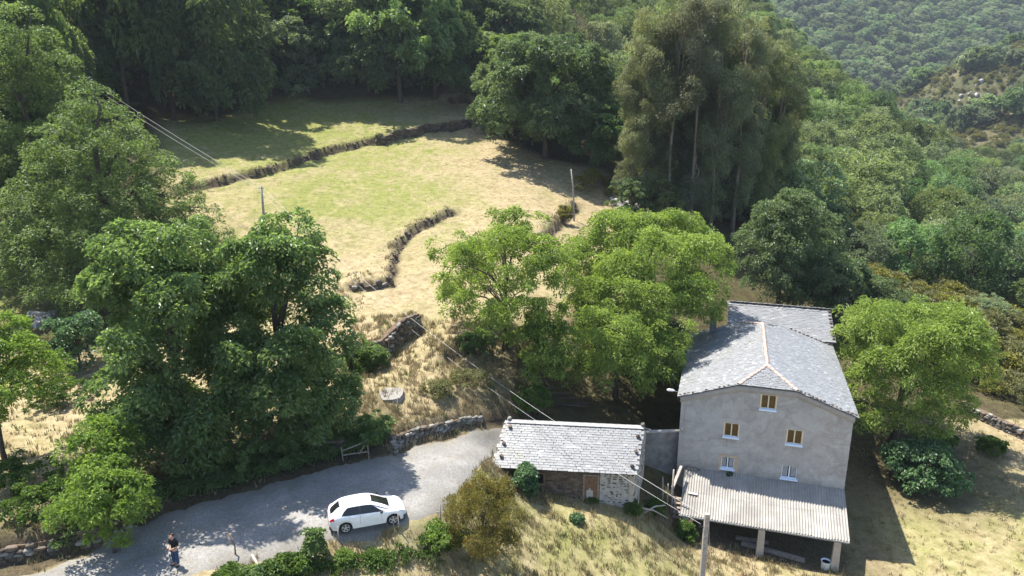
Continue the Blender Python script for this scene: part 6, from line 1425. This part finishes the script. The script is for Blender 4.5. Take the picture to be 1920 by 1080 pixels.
# things under the porch
q = hloc(5.1, -3.3); q2 = hloc(9.4, -3.75); zq = max(gzp(*q), gzp(*q2)) + .16
b = MB(); b.beam((q[0], q[1], gzp(*q) + .16), (q2[0], q2[1], gzp(*q2) + .16), .30, .26); tag(b.build('timber_beam', M['wood']), 'long squared timber lying on the ground behind the middle porch column', 'beam')
q = hloc(4.7, -2.8); q2 = hloc(7.0, -2.4); b = MB(); b.beam((q[0], q[1], gzp(*q) + .12), (q2[0], q2[1], gzp(*q2) + .12), .25, .2); tag(b.build('timber_beam', M['wood']), 'shorter dark timber lying deeper under the porch', 'beam')
qx, qy = hloc(10.75, -3.95); tub = thing('wash_tub', 'round white tub standing beside the right porch column', 'tub', (qx, qy, gzp(qx, qy)))
b = MB(); n_ = 18
for rr_, zz_ in ((.30, 0), (.33, .55), (.36, .58), (.34, .60), (.29, .56), (.27, .18)):
    for k in range(n_): b.v.append((math.cos(2 * PI * k / n_) * rr_, math.sin(2 * PI * k / n_) * rr_, zz_))
for i in range(5):
    for k in range(n_): b.f.append((i * n_ + k, i * n_ + (k + 1) % n_, (i + 1) * n_ + (k + 1) % n_, (i + 1) * n_ + k)); b.m.append(0)
b.f.append(tuple(5 * n_ + k for k in range(n_))); b.m.append(0); b.build('tub', M['white_metal'], tub, smooth=True)
b = MB(); b.tube([(0, 0, .2), (0, 0, .50)], .265, 14); b.build('water', M['inside'], tub)
# log heap in the dark yard
lg = W['PT']['logs'][0]
for k in range(7):
    a = random.uniform(-.35, .25); L_ = random.uniform(1.6, 3.4); x, y = lg[0] + random.uniform(-1.5, 1.2), lg[1] + random.uniform(-.7, .9); z = gzp(x, y) + .1 + .12 * (k % 3)
    b = MB(); d_ = Vector((math.cos(a), math.sin(a), random.uniform(-.03, .06))); b.tube([-d_ * L_ / 2, Vector((0, 0, .05)), d_ * L_ / 2], [.10, .09, .06], 7); o = b.build('log', M['bark'], smooth=True); o.location = (x, y, z); tag(o, 'bare dark log lying in the shaded yard behind the shed', 'log', 'logs heaped in the shaded yard')
# fence posts and gate by the lane
pl_ = ['grey fence post behind the rear wheel of the car', 'grey fence post in front of the car\'s front wheel', 'iron fence post with a crossbar next to the heath bush', 'rusty leaning stake on the lane edge near the person']
for k, (p, hgt) in enumerate(zip(W['PT']['posts'], (.85, 1.0, 1.15, 1.3))):
    o_ = thing('fence_post', pl_[k], 'post', (p[0], p[1], gzp(p[0], p[1]) - .15)); b = MB(); b.tube([(0, 0, 0), (.03, 0, hgt * .5), (.02 if k < 3 else -.25, 0, hgt + .15)], [.045, .04, .03], 6); b.build('post', M['grey_wood'] if k < 3 else M['door_wood'], o_, smooth=True)
    if k == 2: b = MB(); b.beam((-.22, 0, .85), (.25, 0, .85), .03, .03); b.build('crossbar', M['grey_wood'], o_)
b = MB(); x, y = -13.0, 30.95; b.tube([(x, y, gzp(x, y) + .6), (x + .35, y - .35, gzp(x, y) + .35), (x + .62, y - .9, gzp(x, y) + .0)], [.06, .06, .05], 6); tag(b.build('branch', M['pale_wood'], smooth=True), 'pale bent branch on the verge below the lane', 'branch')
for k, (p, hgt, label) in enumerate(zip(W['PT']['posts2'], (1.3, 1.1, 1.7, 1.5), ('thin stake above the roadside retaining wall', 'short stake at the left end of the retaining wall', 'dark post on top of the ivy grown field wall', 'mossy post at the ivy end of the field wall'))):
    o_ = thing('fence_post', label, 'post', (p[0], p[1], gz(p[0], p[1]) - .2)); b = MB(); b.tube([(0, 0, 0), (.05, 0, hgt * .5), (.1, 0, hgt + .2)], [.06, .055, .04], 6); b.build('post', M['wood'], o_, smooth=True)
gt = W['PT']['gate']; gx_, gy_ = -11.6, 40.9; gate = thing('paling_gate', 'old gate of shade-darkened upright palings under the walnut tree', 'gate', (gx_, gy_, gzp(gx_, gy_)), .12)
for k in range(14):
    b = MB(); b.beam((-.9 + k * .14, 0, -.1), (-.9 + k * .14 + random.uniform(-.03, .03), random.uniform(-.05, .05), 1.25 + random.uniform(-.12, .1)), .055, .03); b.build('paling', M['bark'], gate)  # dark brown stands in for the walnut's shade on the palings
b = MB(); b.beam((-1, .05, .3), (1.0, .05, .3), .05, .05); b.beam((-1, .05, 1.0), (1.0, .05, 1.0), .05, .05); b.build('rail', M['wood'], gate)
hu = thing('pole_hurdle', 'broken hurdle of weathered poles next to the paling gate', 'hurdle', (-9.85, 40.7, gzp(-9.85, 40.7)), .25)
for a, c in (((-.8, 0, .75), (.75, 0, 1.25)), ((-.8, 0, .45), (.8, 0, .5)), ((.2, 0, .4), (.7, 0, 1.2)), ((.8, 0, -.1), (.75, 0, 1.35)), ((-.8, 0, -.1), (-.85, 0, 1.0))):
    b = MB(); b.tube([a, c], .04, 6); b.build('rail', M['wood'], hu)  # darker wood tone stands in for shade on the hurdle

# ---------------------------------------------------------------- bushes, hedge, grass
def bush(name, label, x, y, w_, h_, mat, seed, ll=.2, lw=.12, per=60, n=70, group=None, droop=.2, rc=.3):
    g_ = np.random.default_rng(seed); L = lobes_of(w_, h_, .0, g_, 9, (.2, .32)); P, D = crown_clumps(L, n, g_, 0.0); V_, t = leaves(P, D, per, rc, ll, lw, g_, droop)
    o = bpy.data.objects.new(name, crown_mesh(name, V_, t, mat)); COL.objects.link(o); o.location = (x, y, gz(x, y) - .08); return tag(o, label, 'bush', group)
BP = W['PT']['bushes']
spec = [(0, 1.9, 1.5, 'bramble', 'dark bramble bush on the lane edge left of the car'), (1, 1.3, 2.0, 'walnut_dark', 'upright dark green bush on the verge behind the car'),
        (4, 1.6, .9, 'bramble', 'low bramble cushion on the verge below the car'), (5, 2.6, 1.2, 'ash', 'bright yellow green bush on the verge right of the car'),
        (3, .7, 1.0, 'ash', 'little green sprig just behind the rear wheel'), (6, 2.2, 1.3, 'bramble', 'leafy bramble heap between branch and upright bush'),
        (7, 2.6, 1.3, 'walnut_dark', 'dark leafy bramble at the bottom edge near the branch'), (9, 1.7, 1.3, 'bramble', 'green bush at the foot of the heath bush'),
        (10, 1.6, 1.0, 'bramble', 'green weeds at the whitewashed shed corner'), (11, .9, .5, 'bramble', 'small weeds below the shed door'),
        (12, .6, .8, 'fig', 'single leafy weed standing in the dry field'), (13, 2.4, 1.5, 'bramble', 'leafy brambles between shed corner and porch steps'), (15, 2.0, 1.1, 'bramble', 'brambles at the bottom edge below the person')]
for k, (i, w_, h_, mt, lb) in enumerate(spec): bush('bramble_bush' if mt == 'bramble' else 'green_bush', lb, BP[i][0] + .2, BP[i][1] - (.45 if i not in (10, 11, 12, 13) else 0), w_ * .72, h_ * .55 if i != 1 else h_ * .85, M[mt], 600 + k, per=50, n=45)
bush('ivy_bush', 'round ivy bush growing up the left end of the shed front', BP[14][0] + .9, BP[14][1] - .1, 1.5, 2.1, M['fig'], 630, .22, .17, n=110)
BR = W['PT']['broom']
for k, (i, w_, h_, lb) in enumerate(((0, 3.0, 2.6, 'yellow green broom bush beside the thin leaning pole'), (1, 2.6, 3.0, 'tall yellow green broom at the upper end of the bank'), (2, 2.4, 2.4, 'olive broom bush lower on the pole bank'), (3, 2.0, 1.6, 'round pale bush at the shady meadow corner'), (4, 3.0, 1.8, 'pale yellow bush beside the tumbled wall'))):
    bush('broom_bush', lb, BR[i][0], BR[i][1], w_, h_, M['broom'], 640 + k, .3, .08, droop=-.5, n=80)
for k, (x, y, w_, h_, mt, lb) in enumerate(((-14.5, 40.6, 4.5, 3.2, 'walnut_dark', 'dark thicket under the walnut left of the paling gate'), (-9.0, 42.6, 3.0, 1.9, 'walnut_dark', 'dark bush between pole hurdle and retaining wall'), (-17.5, 38.4, 4.0, 2.6, 'walnut_dark', 'dark thicket under the left tall walnut'), (-10.9, 54.2, 2.6, 2.2, 'walnut_dark', 'dark ivy mass hanging over the left end of the field wall'), (-12.2, 53.0, 3.0, 2.4, 'bramble', 'green bushes between walnut and field wall'), (-3.0, 56.6, 3.2, 1.7, 'walnut_dark', 'dark ivy covered bank under the open walnut'),
        (-38.5, 56.5, 3.6, 2.2, 'scrub', 'dark heap of brushwood left of the fig tree'), (-33, 48, 4.5, 1.0, 'bramble', 'low brambles on the slope left of the walnuts'), (-28.2, 35.5, 4.5, 1.2, 'bramble', 'bramble patch in the shade at the lower left'), (-24.8, 33.8, 3.4, 1.1, 'bramble', 'leafy weeds on top of the terrace wall'),
        (58.5, 72.5, 8, 4.5, 'scrub', 'large brown scrub bush beyond the right walnut'), (64, 78, 8, 5, 'broom', 'large yellow green scrub at the right edge'), (52.0, 66.0, 6, 3.2, 'scrub', 'dull scrub bush above the right stone wall'), (46.5, 73.5, 6, 3.5, 'broom', 'olive scrub bush behind the right walnut'), (61, 88, 6, 3.2, 'hill', 'green bush beside the spur boulders'), (66.5, 70, 8, 4.5, 'hill', 'round green bush at the far right edge'),
        (38.4, 58.3, 3.0, 2.0, 'bramble', 'green undergrowth at the right of the walnut trunk'), (42.7, 57.5, 2.2, 1.3, 'bramble', 'small yellowish bush near the right stone wall'), (12.6, 45.2, 1.3, 1.3, 'bramble', 'weeds at the foot of the left porch column'), (-3.4, 51.0, 2.8, 1.2, 'scrub', 'brown dead bracken on the bank above the lane'), (-5.6, 49.3, 2.2, .9, 'scrub', 'rusty bracken patch next to the flat slab'), (1.3, 51.5, 3.6, 2.2, 'bramble', 'dark thicket behind the shed ridge'))):
    bush('scrub_bush' if mt in ('scrub', 'broom', 'hill') else 'bramble_bush', lb, x, y, w_, h_, M[mt], 660 + k, .3 if h_ > 2.4 else .2, .15 if mt != 'scrub' else .07, n=130 if w_ > 5 else 80, per=55, rc=.45 if w_ > 5 else .3)
up_ = resample(np.array(W['ROAD_L'][2:10]), 260); dup_ = np.gradient(up_, axis=0); dup_ /= np.hypot(dup_[:, 0], dup_[:, 1])[:, None]; nup_ = np.c_[-dup_[:, 1], dup_[:, 0]]
uq = np.vstack([up_ + nup_ * (abs(rng.normal(0, 1.3, len(up_))) + .7)[:, None] for _ in range(4)]); uq = uq[rng.random(len(uq)) < .7]
V_, t = leaves(np.c_[uq, gfast(uq[:, 0], uq[:, 1]) + rng.uniform(0, .6, len(uq))], np.tile([0, -.2, .9], (len(uq), 1)), 40, .38, .2, .12, rng, .2)
o = bpy.data.objects.new('undergrowth', crown_mesh('undergrowth', V_, t, M['walnut_dark'])); COL.objects.link(o); tag(o, 'shaded undergrowth on the bank below the tall walnuts', kind='stuff')
for k in range(9):
    x, y = 17 + 3.6 * k + random.uniform(-1, 1), 98.5 + 2.4 * k + random.uniform(-1.5, 1.5); bush('undergrowth_bush', 'leafy olive bush at the foot of the eucalyptus stand', x, y, random.uniform(4, 6.5), random.uniform(4, 7), M['euc'] if k % 2 else M['mid_chestnut'], 760 + k, .4, .2, n=110, rc=.5, group='bushes under the eucalyptus stand')
# hedge bank of brambles along the lower lane edge
hp_ = resample(np.array([p[:2] for p in W['PT']['hedge']]), 160); pp_ = []
for q in hp_:
    for _ in range(1): pp_.append((q[0] + rng.normal(0, .35) + .25, q[1] - .75 - abs(rng.normal(0, .5))))
pp_ = np.array(pp_); pz_ = gfast(pp_[:, 0], pp_[:, 1]) + rng.uniform(-.1, .28, len(pp_))
V_, t = leaves(np.c_[pp_, pz_], np.tile([0, -.2, .9], (len(pp_), 1)), 42, .32, .19, .11, rng, .2)
o = bpy.data.objects.new('undergrowth', crown_mesh('undergrowth', V_, t, M['bramble'])); COL.objects.link(o); tag(o, 'leafy brambles and weeds along the lower edge of the lane', kind='stuff')
def blades(x, y, z, h, w, tint, green, g_, lean=.45):
    n = len(x); a = g_.uniform(0, 2 * PI, n); b_ = g_.uniform(0, 2 * PI, n); l = g_.uniform(.1, 1, n) * lean * h
    base = np.c_[x, y, z - .03]; sd = np.c_[np.cos(a), np.sin(a), np.zeros(n)] * (w / 2)[:, None]
    tip = base + np.c_[np.cos(b_) * l, np.sin(b_) * l, h]; mid = base * .5 + tip * .5 + np.c_[np.zeros((n, 2)), h * .12]
    V_ = np.stack([base - sd, base + sd, mid + sd * .7, tip], 1).reshape(-1, 3)
    return V_, tint, green
def on_road(x, y, pad=.0): 
    r = in_poly(x, y, ROADP)
    return r
def hxy(x, y): return (x - HO[0]) * HW[0] + (y - HO[1]) * HW[1], (x - HO[0]) * HD[0] + (y - HO[1]) * HD[1]
def sxy(x, y): return (x - S0[0]) * SU[0] + (y - S0[1]) * SU[1], (x - S0[0]) * SN[0] + (y - S0[1]) * SN[1]
def grass_patch(name, label, n, xr, yr, hr, wr, dens_noise, seed, clump=1, keepfn=None, extra_green=0.0, dry=.5):
    g_ = np.random.default_rng(seed); m = n // clump
    x = g_.uniform(*xr, m); y = g_.uniform(*yr, m)
    nz_ = vnoise(x, y, 2.6, seed + 1) + .6 * vnoise(x, y, .9, seed + 2)
    k = g_.random(m) < np.clip(.45 + nz_ * dens_noise, .03, 1)
    x, y, nz_ = x[k], y[k], nz_[k]
    k = ~on_road(x, y); hx, hy = hxy(x, y); k &= ~((hx > -.1) & (hx < 12.3) & (hy > -3.9) & (hy < 15)); sx, sy = sxy(x, y); k &= ~((sx > .2) & (sx < SL - .1) & (sy > .3) & (sy < SWD))
    if keepfn is not None: k &= keepfn(x, y)
    x, y, nz_ = x[k], y[k], nz_[k]
    cz_ = g_.uniform(.6, 1.3, len(x)); ct = g_.normal(0, .16, len(x))
    x = np.repeat(x, clump) + g_.normal(0, .09, len(x) * clump) * (clump > 1); y = np.repeat(y, clump) + g_.normal(0, .09, len(y) * clump) * (clump > 1); nz_ = np.repeat(nz_, clump)
    h = g_.uniform(*hr, len(x)) * np.repeat(cz_, clump); w = g_.uniform(*wr, len(x))
    mk = masks(x, y); z = gfast(x, y)
    gr = np.clip(mk[:, 0] * .8 + extra_green + .6 * (vnoise(x, y, 2.2, seed + 5) > .34) + g_.normal(0, .1, len(x)), 0, .9)
    tint = np.clip(dry + np.repeat(ct, clump) + g_.normal(0, .15, len(x)), 0, 1)
    V_, t, gg = blades(x, y, z, h, w, tint, gr, g_)
    me = np_mesh(name, V_, np.arange(len(V_)).reshape(-1, 4), False, {'tint': ('FACE', t), 'green': ('FACE', gg)})
    tag(link_mesh(name, me, M['grass']), label, kind='stuff')
grass_patch('dry_grass', 'tall dry grass in the lower field', 170000, (-14, 24), (27, 47), (.16, .5), (.02, .05), .75, 900, 10, lambda x, y: (gfast(x, y) < -.35))
grass_patch('dry_grass', 'dry grass in the field right of the farmhouse', 60000, (22, 64), (34, 68), (.10, .30), (.03, .06), .7, 905, 8, None)
grass_patch('bank_grass', 'rough dry grass on the banks above the lane', 70000, (-14, 3), (42.5, 62), (.18, .5), (.025, .06), .8, 910, 12, None)
grass_patch('field_grass', 'grass and weeds in the left field and terraces', 70000, (-42, -14), (30, 72), (.12, .4), (.03, .07), .8, 915, 10, None, .2)
grass_patch('meadow_grass', 'short mown grass of the terraced meadow', 90000, (-46, 20), (62, 150), (.03, .11), (.05, .12), .6, 920, 6, lambda x, y: in_poly(x, y, MEADOW) & (masks(x, y)[:, 2] < .25), .03, .5)
# long grass hanging over the terrace banks
def bank_fringe(keys, seed):
    g_ = np.random.default_rng(seed); xs_, ys_, hs_ = [], [], []
    for k in keys:
        h, P = STEPS[k]; Q = resample(P, 900)
        for off in (.42, .7):
            d = np.gradient(Q, axis=0); d /= np.hypot(d[:, 0], d[:, 1])[:, None]; nn = np.c_[-d[:, 1], d[:, 0]]
            q = Q + nn * (off + g_.normal(0, .22, len(Q)))[:, None] + g_.normal(0, .1, Q.shape); q = q[g_.random(len(q)) < np.clip(.14 + .8 * vnoise(q[:, 0], q[:, 1], 2.2, seed), .02, 1)]; q = np.repeat(q, 2, 0) + g_.normal(0, .08, (len(q) * 2, 2))
            xs_.append(q[:, 0]); ys_.append(q[:, 1]); hs_.append(g_.uniform(.12, .42, len(q)))
    x, y, h = np.concatenate(xs_), np.concatenate(ys_), np.concatenate(hs_); k = ~on_road(x, y); x, y, h = x[k], y[k], h[k]
    z = ground_z(x, y); V_, t, gg = blades(x, y, z, h, g_.uniform(.03, .09, len(x)), np.clip(g_.normal(.32, .25, len(x)), 0, 1), np.clip(g_.normal(.12, .18, len(x)), 0, 1), g_, .8)
    me = np_mesh('bank_grass', V_, np.arange(len(V_)).reshape(-1, 4), False, {'tint': ('FACE', t), 'green': ('FACE', gg)}); tag(link_mesh('bank_grass', me, M['grass']), 'long dry grass fringing the terrace banks', kind='stuff')
bank_fringe([k for k in STEPS if k not in ('shade_wall', 'top_bank')], 930)

# ---------------------------------------------------------------- air
HAZE = 0.00012
b = MB(); b.box(-480, 1020, -120, 1100, -120, 420)
me = b.mesh('haze'); hm = bpy.data.materials.new('haze'); hm.use_nodes = True; nt = hm.node_tree
nt.nodes.remove(nt.nodes['Principled BSDF']); vp = nt.nodes.new('ShaderNodeVolumePrincipled')
vp.inputs['Color'].default_value = (0.72, 0.82, 0.95, 1); vp.inputs['Density'].default_value = HAZE; vp.inputs['Anisotropy'].default_value = 0.2
nt.links.new(vp.outputs[0], nt.nodes['Material Output'].inputs['Volume'])
tag(link_mesh('haze', me, hm), 'thin summer haze', kind='stuff')
